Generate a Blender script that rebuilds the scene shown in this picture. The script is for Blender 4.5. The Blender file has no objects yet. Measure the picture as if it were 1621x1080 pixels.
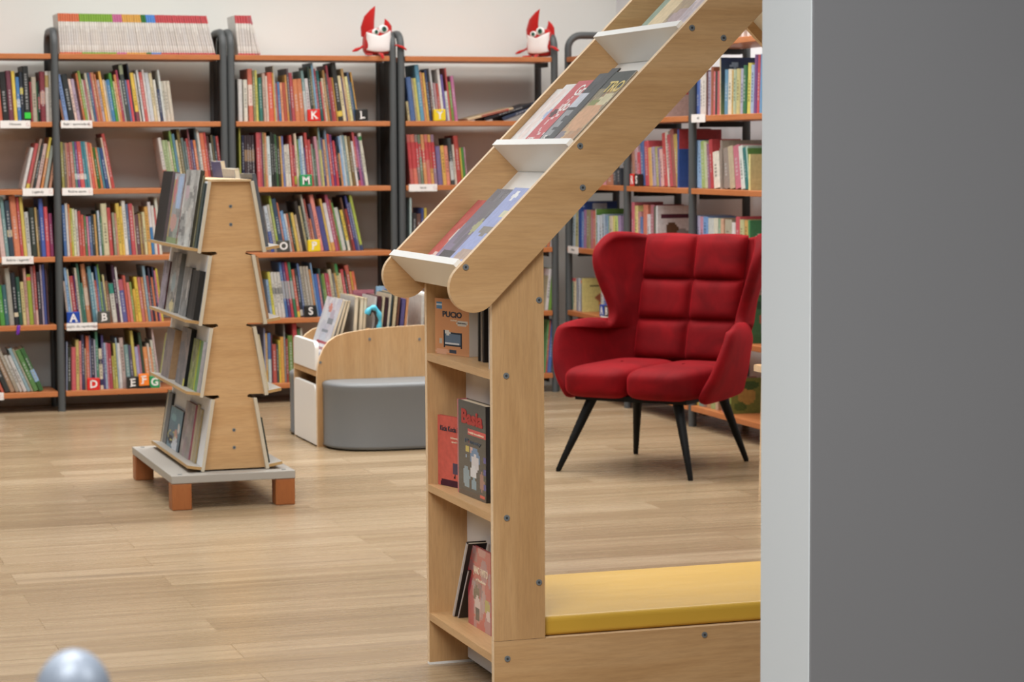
import bpy, math, random
from mathutils import Vector, Matrix
random.seed(11)

# ---------------------------------------------------------------- camera
SC = bpy.context.scene
FPX, PITCH, ROLL, YAW, CAMH = 3710.7, .0818584, -.00581226, .316004, 1.26
_cy, _sy, _cp, _sp = math.cos(YAW), math.sin(YAW), math.cos(PITCH), math.sin(PITCH)
FWD = Vector((_sy*_cp, _cy*_cp, -_sp))
_rt = Vector((_cy, -_sy, 0)); _up = _rt.cross(FWD)
RT = math.cos(ROLL)*_rt + math.sin(ROLL)*_up
UP = -math.sin(ROLL)*_rt + math.cos(ROLL)*_up
EYE = Vector((0, 0, CAMH))
cam_data = bpy.data.cameras.new('camera')
cam_data.sensor_width = 36.0
cam_data.lens = FPX*36.0/1621.0
cam_data.clip_start = .05
cam_data.dof.use_dof = True
cam_data.dof.focus_distance = 5.35
cam_data.dof.aperture_fstop = 10.0
cam = bpy.data.objects.new('camera', cam_data)
SC.collection.objects.link(cam)
cam.matrix_world = Matrix((( RT.x, UP.x, -FWD.x, EYE.x), (RT.y, UP.y, -FWD.y, EYE.y), (RT.z, UP.z, -FWD.z, EYE.z), (0, 0, 0, 1)))
SC.camera = cam

# ---------------------------------------------------------------- light
SC.view_settings.view_transform = 'Standard'
SC.view_settings.look = 'None'
SC.view_settings.gamma = 1.0
SC.view_settings.exposure = 0.0
SC.view_settings.use_curve_mapping = False
W = bpy.data.worlds.new('room_light'); SC.world = W
W.use_nodes = True
W.node_tree.nodes['Background'].inputs[0].default_value = (1.0, .985, .97, 1)
W.node_tree.nodes['Background'].inputs[1].default_value = .03
def area(name, loc, sx, sy, power, col=(1, .97, .93), spread=145):
    l = bpy.data.lights.new(name, 'AREA'); l.shape = 'RECTANGLE'; l.size = sx; l.size_y = sy
    l.energy = power; l.color = col; l.spread = math.radians(spread)
    o = bpy.data.objects.new(name, l); SC.collection.objects.link(o); o.location = loc
    return o
LC = (1, .99, .97)
area('ceiling_or_fill_lamp', (-.6, .6, 3.1), 1.8, 1.2, 135, (.95, .98, 1), 180)  # added fill above the camera for the front wall's faces, no known fixture
area('ceiling_or_fill_lamp', (2.4, .2, 3.1), 1.8, 1.2, 110, (.95, .98, 1), 180)  # second added fill, brightens the grey face of the front wall
area('ceiling_or_fill_lamp', (.1, 2.6, 3.1), 1.8, 1.2, 92, LC, 165)  # placed and strengthened as fill for the nook's front faces
area('ceiling_or_fill_lamp', (-1.9, 5.0, 3.1), 1.8, 1.2, 52, (.96, .98, 1))  # added fill from the left for the book column and white panels
area('ceiling_or_fill_lamp', (2.9, 6.2, 3.1), 1.8, 1.2, 44, LC)
area('ceiling_or_fill_lamp', (.3, 6.9, 3.1), 1.8, 1.2, 44, LC)
area('ceiling_or_fill_lamp', (.9, 9.5, 3.1), 1.8, 1.2, 60, LC)
area('ceiling_or_fill_lamp', (3.0, 9.3, 3.1), 1.8, 1.2, 60, LC)
area('ceiling_or_fill_lamp', (2.6, 10.9, 3.1), 4.4, .4, 38, (1, .97, .93))
area('ceiling_or_fill_lamp', (4.0, 8.9, 3.1), .4, 3.0, 22, LC)

# ---------------------------------------------------------------- helpers
def lin(c):
    return tuple((v/12.92 if v <= .04045 else ((v+.055)/1.055)**2.4) for v in c)
def hx(s):
    s = s.strip().lstrip('#')
    if len(s) == 3: s = ''.join(ch*2 for ch in s)
    return tuple(int(s[i:i+2], 16)/255 for i in (0, 2, 4))
def hl(s): return lin(hx(s))

def tag(o, label, cat, group=None):
    o['label'] = label; o['category'] = cat
    if group: o['group'] = group
    return o
def empty(name, loc=(0, 0, 0), rz=0.0):
    o = bpy.data.objects.new(name, None); SC.collection.objects.link(o)
    o.location = loc; o.rotation_euler = (0, 0, rz); o.empty_display_size = .05
    return o

class MB:
    """collects faces (each with a material slot and a colour) into one mesh object"""
    def __init__(s): s.v = []; s.f = []; s.m = []; s.c = []; s.sm = []
    def face(s, pts, m=0, c=(1, 1, 1), sm=False):
        b = len(s.v); s.v += [tuple(p) for p in pts]; s.f.append(tuple(range(b, b+len(pts)))); s.m.append(m); s.c.append(c); s.sm.append(sm)
    def faces(s, vs, fs, m=0, c=(1, 1, 1), sm=False):
        b = len(s.v); s.v += [tuple(p) for p in vs]
        for f in fs:
            s.f.append(tuple(b+i for i in f)); s.m.append(m); s.c.append(c); s.sm.append(sm)
    def box(s, x0, x1, y0, y1, z0, z1, m=0, c=(1, 1, 1), M=None):
        vs = [Vector(p) for p in ((x0,y0,z0),(x1,y0,z0),(x1,y1,z0),(x0,y1,z0),(x0,y0,z1),(x1,y0,z1),(x1,y1,z1),(x0,y1,z1))]
        if M: vs = [M @ v for v in vs]
        s.faces(vs, [(0,3,2,1),(4,5,6,7),(0,1,5,4),(1,2,6,5),(2,3,7,6),(3,0,4,7)], m, c)
    def prism(s, poly, axis, a, b, m=0, c=(1, 1, 1), mside=None, M=None, sm=False):
        """poly: 2D outline, extruded along axis ('x': poly is (y,z); 'y': (x,z); 'z': (x,y))"""
        def P(p, t):
            q = Vector((t, p[0], p[1]) if axis == 'x' else (p[0], t, p[1]) if axis == 'y' else (p[0], p[1], t))
            return M @ q if M else q
        n = len(poly); vs = [P(p, a) for p in poly]+[P(p, b) for p in poly]
        ar = sum(poly[i][0]*poly[(i+1) % n][1]-poly[(i+1) % n][0]*poly[i][1] for i in range(n))
        fl = (ar > 0) if axis != 'y' else (ar < 0)
        A = tuple(range(n)); B = tuple(range(n, 2*n))
        caps = [A[::-1], B] if fl else [A, B[::-1]]
        s.faces(vs, caps, m, c)
        side = [(i, (i+1) % n, n+(i+1) % n, n+i) for i in range(n)]
        if not fl: side = [q[::-1] for q in side]
        s.faces(vs, side, m if mside is None else mside, c, sm)
    def tube(s, pts, r, n=10, m=0, c=(1, 1, 1), cap=True, sq=1.0):
        pts = [Vector(p) for p in pts]; rs = r if isinstance(r, (list, tuple)) else [r]*len(pts)
        rings = []; ref = None
        for i, p in enumerate(pts):
            t = (pts[min(i+1, len(pts)-1)]-pts[max(i-1, 0)]).normalized()
            if ref is None:
                ref = Vector((1, 0, 0)) if abs(t.x) < .9 else Vector((0, 1, 0))
            u = (ref - t*ref.dot(t)).normalized(); w = t.cross(u); ref = u
            rings.append([p+u*math.cos(2*math.pi*k/n)*rs[i]+w*math.sin(2*math.pi*k/n)*rs[i]*sq for k in range(n)])
        vs = [v for rg in rings for v in rg]; fs = []
        for i in range(len(pts)-1):
            for k in range(n):
                fs.append((i*n+k, i*n+(k+1) % n, (i+1)*n+(k+1) % n, (i+1)*n+k))
        s.faces(vs, fs, m, c, True)
        if cap:
            s.face(rings[0][::-1], m, c); s.face(rings[-1], m, c)
    def grid(s, fn, nu, nv, m=0, c=(1, 1, 1), closeu=False, sm=True, flip=False):
        vs = [fn(i/(nu if closeu else nu-1), j/(nv-1)) for j in range(nv) for i in range(nu)]; fs = []
        for j in range(nv-1):
            for i in range(nu if closeu else nu-1):
                q = (j*nu+i, j*nu+(i+1) % nu, (j+1)*nu+(i+1) % nu, (j+1)*nu+i)
                fs.append(q[::-1] if flip else q)
        s.faces(vs, fs, m, c, sm)
    def pillow(s, cen, half, e=(.5, .35), nu=40, nv=20, m=0, c=(1, 1, 1), M=None):
        """superellipsoid: e[0] roundness in plan, e[1] roundness in section"""
        def sp(v, p): return math.copysign(abs(v)**p, v)
        def fn(u, v):
            a = 2*math.pi*u; b = math.pi*(v-.5)*.999
            q = Vector((cen[0]+half[0]*sp(math.cos(a), e[0])*sp(math.cos(b), e[1]), cen[1]+half[1]*sp(math.sin(a), e[0])*sp(math.cos(b), e[1]), cen[2]+half[2]*sp(math.sin(b), e[1])))
            return M @ q if M else q
        s.grid(fn, nu, nv, m, c, closeu=True)
    def build(s, name, mats, parent=None, origin=None, bevel=0, weld=False):
        me = bpy.data.meshes.new(name)
        o0 = Vector(origin) if origin is not None else Vector((0, 0, 0))
        me.from_pydata([tuple(Vector(v)-o0) for v in s.v], [], s.f)
        me.polygons.foreach_set('material_index', s.m)
        me.polygons.foreach_set('use_smooth', s.sm)
        if any(tuple(c) != (1, 1, 1) for c in s.c):
            at = me.attributes.new('Col', 'FLOAT_COLOR', 'CORNER'); buf = []
            for f, c in zip(s.f, s.c): buf += [c[0], c[1], c[2], 1.0]*len(f)
            at.data.foreach_set('color', buf)
        for mt in (mats if isinstance(mats, (list, tuple)) else [mats]): me.materials.append(mt)
        if weld:
            import bmesh
            bm = bmesh.new(); bm.from_mesh(me); bmesh.ops.remove_doubles(bm, verts=bm.verts, dist=1e-5)
            bm.to_mesh(me); bm.free()
        me.update()
        o = bpy.data.objects.new(name, me); SC.collection.objects.link(o)
        if origin is not None: o.location = o0
        if parent is not None:
            o.parent = parent
        if bevel:
            if not weld:
                import bmesh
                bm = bmesh.new(); bm.from_mesh(me); bmesh.ops.remove_doubles(bm, verts=bm.verts, dist=1e-5); bm.to_mesh(me); bm.free()
            b = o.modifiers.new('bevel', 'BEVEL'); b.width = bevel; b.segments = 2; b.limit_method = 'ANGLE'
        return o

def mat(name, col=None, rough=.5, metal=0., spec=.5, coat=0., sheen=0.):
    m = bpy.data.materials.new(name); m.use_nodes = True
    b = m.node_tree.nodes['Principled BSDF']
    if col is not None: b.inputs['Base Color'].default_value = (*lin(hx(col) if isinstance(col, str) else col), 1)
    b.inputs['Roughness'].default_value = rough; b.inputs['Metallic'].default_value = metal
    b.inputs['Specular IOR Level'].default_value = spec
    b.inputs['Coat Weight'].default_value = coat
    b.inputs['Sheen Weight'].default_value = sheen
    return m
def nd(m, t, **kw):
    n = m.node_tree.nodes.new(t)
    for k, v in kw.items(): setattr(n, k, v)
    return n
def lk(m, a, b): m.node_tree.links.new(a, b)
def bsdf(m): return m.node_tree.nodes['Principled BSDF']
def coords(m, scale=(1, 1, 1), rot=(0, 0, 0), kind='Object'):
    tc = nd(m, 'ShaderNodeTexCoord'); mp = nd(m, 'ShaderNodeMapping')
    mp.inputs['Scale'].default_value = scale; mp.inputs['Rotation'].default_value = rot
    lk(m, tc.outputs[kind], mp.inputs['Vector']); return mp.outputs[0]
def noise(m, vec, scale, detail=4, rough=.55, dist=0.):
    n = nd(m, 'ShaderNodeTexNoise'); n.inputs['Scale'].default_value = scale; n.inputs['Detail'].default_value = detail
    n.inputs['Roughness'].default_value = rough; n.inputs['Distortion'].default_value = dist
    lk(m, vec, n.inputs['Vector']); return n.outputs['Fac']
def ramp(m, fac, stops):
    r = nd(m, 'ShaderNodeValToRGB'); e = r.color_ramp.elements
    while len(e) < len(stops): e.new(.5)
    for i, (p, c) in enumerate(stops):
        e[i].position = p; e[i].color = (*lin(hx(c) if isinstance(c, str) else c), 1)
    lk(m, fac, r.inputs[0]); return r.outputs[0]
def mixc(m, mode, fac, a, b):
    x = nd(m, 'ShaderNodeMix', data_type='RGBA', blend_type=mode)
    if isinstance(fac, (int, float)): x.inputs[0].default_value = fac
    else: lk(m, fac, x.inputs[0])
    for s, v in ((6, a), (7, b)):
        if isinstance(v, tuple): x.inputs[s].default_value = (*v, 1)
        else: lk(m, v, x.inputs[s])
    return x.outputs[2]
def bump(m, h, strength, dist=.002):
    b = nd(m, 'ShaderNodeBump'); b.inputs['Strength'].default_value = strength; b.inputs['Distance'].default_value = dist
    lk(m, h, b.inputs['Height']); lk(m, b.outputs[0], bsdf(m).inputs['Normal'])

def wood(name, dark, mid, light, scale, rough=.42):
    m = mat(name, mid, rough)
    v = coords(m, scale)
    a = noise(m, v, 3.0, 5, .6, .6); g = noise(m, coords(m, tuple(s*6 for s in scale)), 5.0, 3, .7)
    c1 = ramp(m, a, [(.25, dark), (.5, mid), (.78, light)])
    c = mixc(m, 'MULTIPLY', .25, c1, ramp(m, g, [(.3, (.72, .66, .6)), (.62, (1, 1, 1))]))
    lk(m, c, bsdf(m).inputs['Base Color']); return m
M_MAPLE_V = wood('maple_upright_grain', 'be9464', 'cba272', 'd4ae80', (6, 6, .5))
M_MAPLE_X = wood('maple_level_grain', 'be9464', 'cba272', 'd4ae80', (.5, 6, 6))
M_MAPLE_Y = wood('maple_deep_grain', 'be9464', 'cba272', 'd4ae80', (6, .5, 6))
M_EDGE = wood('maple_edge_band', 'e0bf96', 'e8caa4', 'ecd2b0', (4, 4, 4), .5)
M_BIRCH = wood('birch_edge', 'c4a173', 'd0b188', 'd8bf9a', (5, 1, 5), .5)
M_TEDGE = mat('pale_board_edge', 'c8bda8', .5)
M_LEDGE = wood('ledge_wood', 'b08a58', 'b9945f', 'c4a06c', (5, 1, 5), .5)
M_BEECH = wood('orange_beech_laminate', 'b3683a', 'bb7343', 'c27d50', (1.2, 8, 8), .4)
M_BEECHY = wood('orange_beech_laminate_deep', 'b3683a', 'bb7343', 'c27d50', (8, 1.2, 8), .4)
M_FOOT = wood('brown_beech_block', '98562c', 'a4602f', 'ac6a3a', (6, 6, 1), .5)
M_DARK = mat('dark_grey_powder_coat', '4b4e4f', .48)
M_BLACK = mat('black_perforated_sheet', '1e1e1e', .6)
M_WHITE = mat('white_laminate', 'efeeea', .35)
M_WHITE2 = mat('white_board', 'e3e3e4', .45)
M_GREYB = mat('grey_laminate', 'a9a49c', .45)
M_LEATH = mat('grey_leatherette', '757778', .5)
bump(M_LEATH, noise(M_LEATH, coords(M_LEATH), 380, 2), .25, .001)
M_YEL = mat('yellow_leatherette', 'cfa43c', .38)
bump(M_YEL, noise(M_YEL, coords(M_YEL, (1, 2.5, 1)), 2.2, 3), .35, .012)
M_STEEL = mat('zinc_screw', '7c8184', .35, .2)
M_SCREWD = mat('screw_socket', '34373a', .6)
M_LEG = mat('black_lacquer', '0d0d0d', .5, 0, .2)
M_LABEL = mat('label_paper', 'e9e4e0', .5)
M_INK = mat('ink', '2a2a2c', .6)
M_REDINK = mat('red_ink', 'b5505a', .6)
M_CHROME = mat('brushed_silver', '7c838e', .4, .1)
M_VELVET = mat('red_velvet', '74060e', .8, 0, .15, 0, .45)
_v = coords(M_VELVET)
_c = ramp(M_VELVET, noise(M_VELVET, _v, 7, 4, .6, .8), [(.3, '62040a'), (.55, '78070f'), (.75, '880a13')])
lk(M_VELVET, _c, bsdf(M_VELVET).inputs['Base Color'])
bsdf(M_VELVET).inputs['Sheen Tint'].default_value = (*hl('ff2c3c'), 1)
bsdf(M_VELVET).inputs['Sheen Roughness'].default_value = .35
M_FELT = mat('red_felt', 'b01410', .85, 0, .2, 0, .4)
M_FELTW = mat('white_felt', 'ece6e4', .9, 0, .2)
M_PUPIL = mat('pupil_black', '101412', .4)
M_IRIS = mat('iris_green', '1f6a55', .5)

# book cover: colours stored per face, slight print mottling
M_BOOK = mat('printed_cover', 'ffffff', .45, 0, .3)
_a = nd(M_BOOK, 'ShaderNodeAttribute', attribute_name='Col')
_n = ramp(M_BOOK, noise(M_BOOK, coords(M_BOOK), 60, 3), [(.25, (.82, .82, .82)), (.7, (1, 1, 1))])
_h = nd(M_BOOK, 'ShaderNodeHueSaturation'); _h.inputs['Saturation'].default_value = .90; _h.inputs['Value'].default_value = .93
lk(M_BOOK, mixc(M_BOOK, 'MULTIPLY', .6, _a.outputs['Color'], _n), _h.inputs['Color']); lk(M_BOOK, _h.outputs[0], bsdf(M_BOOK).inputs['Base Color'])
M_PAGES = mat('paper_pages', 'e6d9c0', .8)
_p = coords(M_PAGES, (900, 900, 1))
# wrapped in clear plastic: glossier
M_WRAP = mat('plastic_wrapped_cover', 'ffffff', .16, 0, .6, .3)
_a = nd(M_WRAP, 'ShaderNodeAttribute', attribute_name='Col')
lk(M_WRAP, _a.outputs['Color'], bsdf(M_WRAP).inputs['Base Color'])

def wall_mat(name, a, b, rough=.85):
    m = mat(name, a, rough)
    lk(m, ramp(m, noise(m, coords(m), .8, 3), [(.3, a), (.7, b)]), bsdf(m).inputs['Base Color'])
    bump(m, noise(m, coords(m), 220, 3), .12, .001); return m
M_WALL = wall_mat('white_wall_paint', 'e2e4e0', 'e6e8e4')
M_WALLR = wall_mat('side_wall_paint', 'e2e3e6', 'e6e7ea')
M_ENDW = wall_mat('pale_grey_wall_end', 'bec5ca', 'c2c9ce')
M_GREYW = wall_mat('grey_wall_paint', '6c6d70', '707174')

M_FLOOR = mat('wood_look_floor_tiles', 'ad9272', .5, 0, .35)
def _floor(m):
    tc = coords(m, (1, 1, 1))
    br = nd(m, 'ShaderNodeTexBrick'); lk(m, tc, br.inputs['Vector'])
    br.offset = .37; br.inputs['Scale'].default_value = 1; br.inputs['Brick Width'].default_value = 1.15; br.inputs['Row Height'].default_value = .172
    br.inputs['Mortar Size'].default_value = .0016; br.inputs['Mortar Smooth'].default_value = .1; br.inputs['Bias'].default_value = 0
    br.inputs['Color1'].default_value = (0, 0, 0, 1); br.inputs['Color2'].default_value = (1, 1, 1, 1); br.inputs['Mortar'].default_value = (.5, .5, .5, 1)
    tone = ramp(m, br.outputs['Color'], [(0, '9d876a'), (.35, 'a79173'), (.7, 'ae987a'), (1, 'b8a386')])
    # per-plank shift of the streaks
    ad = nd(m, 'ShaderNodeVectorMath', operation='MULTIPLY_ADD'); lk(m, br.outputs['Color'], ad.inputs[0]); ad.inputs[1].default_value = (7, 3, 1)
    mp = nd(m, 'ShaderNodeMapping'); mp.inputs['Scale'].default_value = (.55, 15, 1); lk(m, tc, mp.inputs['Vector']); lk(m, mp.outputs[0], ad.inputs[2])
    st = noise(m, ad.outputs[0], 1.6, 6, .62, .5)
    c = mixc(m, 'MULTIPLY', .75, tone, ramp(m, st, [(.27, (.62, .57, .52)), (.43, (.88, .85, .82)), (.62, (1, 1, 1))]))
    fine = noise(m, ad.outputs[0], 9, 4, .7)
    c = mixc(m, 'MULTIPLY', .4, c, ramp(m, fine, [(.35, (.84, .81, .78)), (.6, (1, 1, 1))]))
    c = mixc(m, 'MIX', br.outputs['Fac'], c, hl('8d775a'))
    lk(m, c, bsdf(m).inputs['Base Color'])
    lk(m, ramp(m, st, [(.3, (.62, .62, .62)), (.7, (.50, .50, .50))]), bsdf(m).inputs['Roughness'])
_floor(M_FLOOR)

def text(s, name, size, loc, rx, m, parent=None, rot=None, offset=0., align='CENTER', sx=1.0, extra=None, fitw=None, fith=None):
    """lettering as a thin mesh; extra(): more faces (serifs) in the lettering's own plane"""
    cu = bpy.data.curves.new(name, 'FONT'); cu.body = s; cu.size = size; cu.align_x = align; cu.align_y = 'CENTER'
    cu.extrude = .0004; cu.offset = offset; cu.resolution_u = 3
    t = bpy.data.objects.new(name, cu); SC.collection.objects.link(t)
    bpy.context.view_layer.update()
    tm = bpy.data.meshes.new_from_object(t.evaluated_get(bpy.context.evaluated_depsgraph_get()))
    mb = MB(); mb.faces([v.co.copy() for v in tm.vertices], [tuple(f.vertices) for f in tm.polygons])
    bpy.data.objects.remove(t); bpy.data.curves.remove(cu); bpy.data.meshes.remove(tm)
    if fitw:
        xs = [v[0] for v in mb.v]; ys = [v[1] for v in mb.v]
        kx = fitw/(max(xs)-min(xs)); ky = fith/(max(ys)-min(ys)); mb.v = [(v[0]*kx, v[1]*ky, v[2]) for v in mb.v]
    if extra: extra(mb)
    o = mb.build(name, m)
    o.matrix_world = Matrix.Translation(loc) @ (rot.to_4x4() if rot is not None else Matrix.Identity(4))
    if parent is not None: o.parent = parent
    return o

# image point -> point of the room on a given plane (all things stand on planes measured in metres)
def ray(x, y): return FWD + RT*((x-810.5)/FPX) - UP*((y-540)/FPX)
def onY(x, y, Y): d = ray(x, y); return EYE + d*(Y/d.y)
def onX(x, y, X): d = ray(x, y); return EYE + d*(X/d.x)
def onZ(x, y, z=0.): d = ray(x, y); return EYE + d*((z-CAMH)/d.z)
def proj(P):
    d = Vector(P)-EYE; z = d.dot(FWD)
    return 810.5+FPX*d.dot(RT)/z, 540-FPX*d.dot(UP)/z

# ---------------------------------------------------------------- setting
YB, XRW = 11.785, 4.45                      # back wall and side wall
def structure(o): o['kind'] = 'structure'; return o
b = MB(); b.box(-3.5, 5.2, .6, YB+.12, -.05, 0); structure(b.build('floor', M_FLOOR))
b = MB(); b.box(-3.5, XRW+.12, YB, YB+.12, 0, 3.3); structure(b.build('wall_back', M_WALL))
b = MB(); b.box(XRW, XRW+.12, 3.9, YB, 0, 3.3); structure(b.build('wall_right', M_WALLR))
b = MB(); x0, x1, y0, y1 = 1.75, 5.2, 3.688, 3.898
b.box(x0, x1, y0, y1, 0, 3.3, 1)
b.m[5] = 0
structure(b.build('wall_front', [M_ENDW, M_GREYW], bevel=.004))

# ---------------------------------------------------------------- book shelving
SZ = [.0985, .424, .7525, 1.078, 1.402, 1.7275]      # tops of the boards
YF, XF = 11.43, 4.04                                 # fronts of the back and of the side shelving
def u_frame(parent, x, panel):
    b = MB(); pts = [(x, .018, 0), (x, .018, 1.0), (x, .018, 1.77)]
    for k in range(1, 6):
        a = math.pi/2*k/6; pts.append((x, .018+.07*(1-math.cos(a)), 1.77+.07*math.sin(a)))
    pts += [(x, .09, 1.84), (x, .21, 1.84)]
    for k in range(1, 6):
        a = math.pi/2*k/6; pts.append((x, .21+.07*math.sin(a), 1.77+.07*math.cos(a)))
    pts += [(x, .28, 1.77), (x, .28, 1.0), (x, .28, 0)]
    b.tube(pts, .0185, 12)
    b.build('side_frame', M_DARK, parent)
    if panel:
        b = MB(); b.box(x-.003, x+.003, .036, .152, .06, 1.70); b.box(x-.003, x+.003, .158, .264, .06, 1.70)
        for z in (.35, .7, 1.2): b.box(x-.006, x+.006, .036, .264, z, z+.006)
        b.build('side_panel', M_BLACK, parent)
def shelving(loc, rz, width, left, right, label, pl=True, pr=True, mt=M_BEECH):
    r = empty('bookshelf', loc, rz); tag(r, label, 'bookshelf', 'library shelving along the walls')
    if left: u_frame(r, 0, pl)
    if right: u_frame(r, width, pr)
    for z in SZ:
        b = MB(); b.box(.0195, width-.0195, .002, .297 if loc[0] < 4 else .262, z-.025, z); b.build('shelf', mt, r, bevel=.002)
    if not pr:
        for z in SZ:
            for xa in (width-.024, .0186):
                b = MB(); b.box(xa, xa+.0054, .06, .26, z-.05, z-.026); b.build('bracket', M_BLACK, r)
    return r
shelving((.585, YF, 0), 0, .855, True, False, 'grey framed bookshelf bay cut off by the left edge of the photo')
shelving((1.44, YF, 0), 0, .819, True, True, 'bookshelf bay behind the wooden display stand, white magazine row on its top board')
shelving((2.297, YF, 0), 0, .823, True, True, 'bookshelf bay with a red plush toy sitting on the right end of its top')
shelving((3.163, YF, 0), 0, .817, True, True, 'bookshelf bay behind the sloping reading nook, last one along the back wall', True, False)
# side wall: local x runs towards the camera
shelving((XF, 11.455, 0), -math.pi/2, .85, True, True, 'side wall bookshelf bay in the corner, left of the red armchair top', False, False, M_BEECH)
shelving((XF, 10.596, 0), -math.pi/2, .811, False, True, 'side wall bookshelf bay directly behind the red armchair', False, False, M_BEECH)
shelving((XF, 9.785, 0), -math.pi/2, .83, False, True, 'side wall bookshelf bay nearest the grey wall end', False, False, M_BEECH)

# ---------------------------------------------------------------- books in the rows
PAL = {'white':'dcd8d2','cream':'d8cba6','tan':'bf9f72','brown':'6e4c36','black':'252525','charcoal':'3d4245','grey':'929290','red':'c0343a','maroon':'7c3440','orange':'d67a3c','yellow':'dcbc3a','lime':'a8b23c','olive':'8c8048','green':'4a8a48','teal':'3f8288','blue':'3f68a8','navy':'363f6c','purple':'66508c','pink':'cc7a92','mauve':'a08890','turquoise':'7ab0b4','salmon':'dc8a70'}
PALX = {k: hx(v) for k, v in PAL.items()}
def cname(h):
    c = hx(h); return min(PALX, key=lambda k: sum(w*(a-b)**2 for a, b, w in zip(PALX[k], c, (1, 1.2, 1))))
ROWS = []
def row(key, wall, sh, ox, oy, s, m0, m1, data, yref=None, inset=.032):
    ROWS.append((key, wall, sh, ox, oy, s, m0, m1, data, yref, inset))
# each entry: left-right bottom, top of spine, colour, optional bands colour@from-to (fractions of the height)
row('top row, far left bay', 'Y', 4, 0, 85, 8.64, -.10, -.03,
 "-30 300 c85a38;40 250 333333;130 235 7a4050;200 240 e8c832;248 320 3a7ab8 ccd8e4@.32-.5;300 250 343a44 d8c840@.55-.68;345-428 170 3a3c3c;430 385 983038;455 320 b8ab98;522-531 400 3a7a58;532 370 262626 a8303a@.3-.6;565 245 8a3540 cc9f90@.35-.6;635 240 d5cdc5 b89a58@.68-.92;686 240 ccc8be;717 |")
row('top row, left bay', 'Y', 4, 90, 95, 8.53, -.19, -.13,
 "75 540 966446;108 200 7d9bd0;166 200 353a3c;250 260 e6c5b8;287 262 b5a0b5;333 290 553333;364 180 c86a30;393 150 8aa548;431 262 d8cfc0;452 272 aa5a60;479 178 c9c2ae;515 175 4a6c8e;550 172 c0607a;563 172 c88050;606 192 d07848;627 272 b8a8b0;665 155 e8ac30;701 270 e0c8a8;735 280 99aabb;753 270 3a80b0;800 180 4a9a3a;841 290 d8c898;863 200 d8853a;896 140 b0385a;926 272 b0b0a8;946 58 4a5250 98a080@.82-.98;1001 272 6a7aa8;1026 272 d83a48;1061 48 3a4050;1079 176 e8c030 884450@0-.2;1131 188 e0d8c8;1151 480 333333;1166 140 d5d8d8;1196 165 c85048;1241 135 d8d0cc;1271 175 c8ccd0;1326 180 d8c8a0;1371 270 e0dcd0;1406 395 3a4460;1446 135 d8dcd8;1476 290 ccc8b8;1501 285 d0c8b8;1546-1592 286 d0c6b4;1593 |")
row('top row, middle bay', 'Y', 4, 370, 90, 9.392, -.02, -.16,
 "75-141 335 d8d4d0;157-216 340 ded8c8;230 180 d0674a e8d0c0@.3-.7;303 205 8a8a60;341 200 d0c860;376 320 2a6a30;391-447 310 3a7a70;455 245 c8a898;501 285 d8c8b8;531 230 d8502a;611 240 d8a038;631 135 b8b8a8;652 390 a85058;681 375 4a7ab0;721 385 e89a6a;755 385 b04a30;811 270 d89a38;838 175 6a5a60;872 240 b04048;926 335 d07a40;991 330 cc7440;1066 210 7a9a98 c8ccc8@0-.6;1110 325 d8d0d0;1172 150 3a4a40;1208 180 8a8050;1240 90 7aaac8;1274 180 a8384a;1304 205 2a6a68;1349 370 c84a48;1374 320 d8c8a8;1409 200 b88a48;1440 250 5a5a58;1470 130 a83848;1500 310 b84a40;1540 310 c09030;1560 90 3d3d3a e0c030@.08-.17;1634 285 e0d0a0;1684 310 6a5a80;1704 180 c8a060;1744 295 e0d898;1789 230 5a6a88;1819 380 2a5a70;1845-1868 230 d8a040;1870 |")
row('top row, right bay', 'Y', 4, 640, 90, 7.048, -.12, -.11,
 "42 500 c8b888;72 230 4a6aa0;131 240 b0a080;151 240 c8c060;186 90 5a9ab8;233 170 d89060;256 180 d8a840;286 150 3a4a70;316 280 6a4a40;343 130 d8d8d8;366 295 b08a90;396 300 b84030;426 140 e0dcd8;458 200 6a5aa0;486 385 d8dcd8;516 125 c84a48;536 280 7a9a40;566 215 c06a98;603 |")
row('second row, far left bay', 'Y', 3, 20, 205, 9.006, .22, .15,
 "130-178 265 d8d4d0;188-240 205 c04848 d8c040@0-.12;248 140 a88a78;285 230 3a4040;325-383 210 d0b0a8;398-437 120 d88a40 e8d040@.6-1;445-497 235 a8b0a8;515-556 240 d89a78;560 |")
row('second row, left bay', 'Y', 3, 20, 205, 9.006, -.05, -.2,
 "708 180 a8a050;751 190 7a7060;785 190 c08a70;811 195 b05a58;851 185 c07860;903 175 5a8a80 c8d8d0@.2-.32;939 180 7a4a90 d8c8d8@.2-.32;975 175 d04a48 e8c8b8@.2-.32;1038 175 3a8a98 c8d8d8@.2-.32;1080 176 4a92a0;1117 180 d8b0a0;1148 190 d0503a;1191 200 e08a48;1221 260 3a6a20;1266 260 d07a3a;1300 260 4a8a98;1331 270 2a4a80;1386 120 e0c8b0;1412 65 b8382e;1462 |")
row('second row, right end of left bay', 'Y', 3, 235, 195, 10.287, -.17, -.12,
 "172 245 d8cfc8 b85838@.22-.36;231 285 a8b888;290 280 a4b480;330 300 d8ccb0;366 130 7aa050;408 180 5a88a0;456 280 d8c8a0;495 100 7a6a38;543 245 6a7a78;590 300 708080;622 255 b83a38;664 100 8a5058;692 280 5a4a78;738 280 e07838;781 80 5a6a70;813 105 d8d4cc;857 165 d8683a;925 150 c03a38;960 215 5a3a38;1000 330 c8d0cc;1030 200 6a6048;1070 210 3a4a50;1113 215 c03a38;1158 |", 400)
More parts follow.
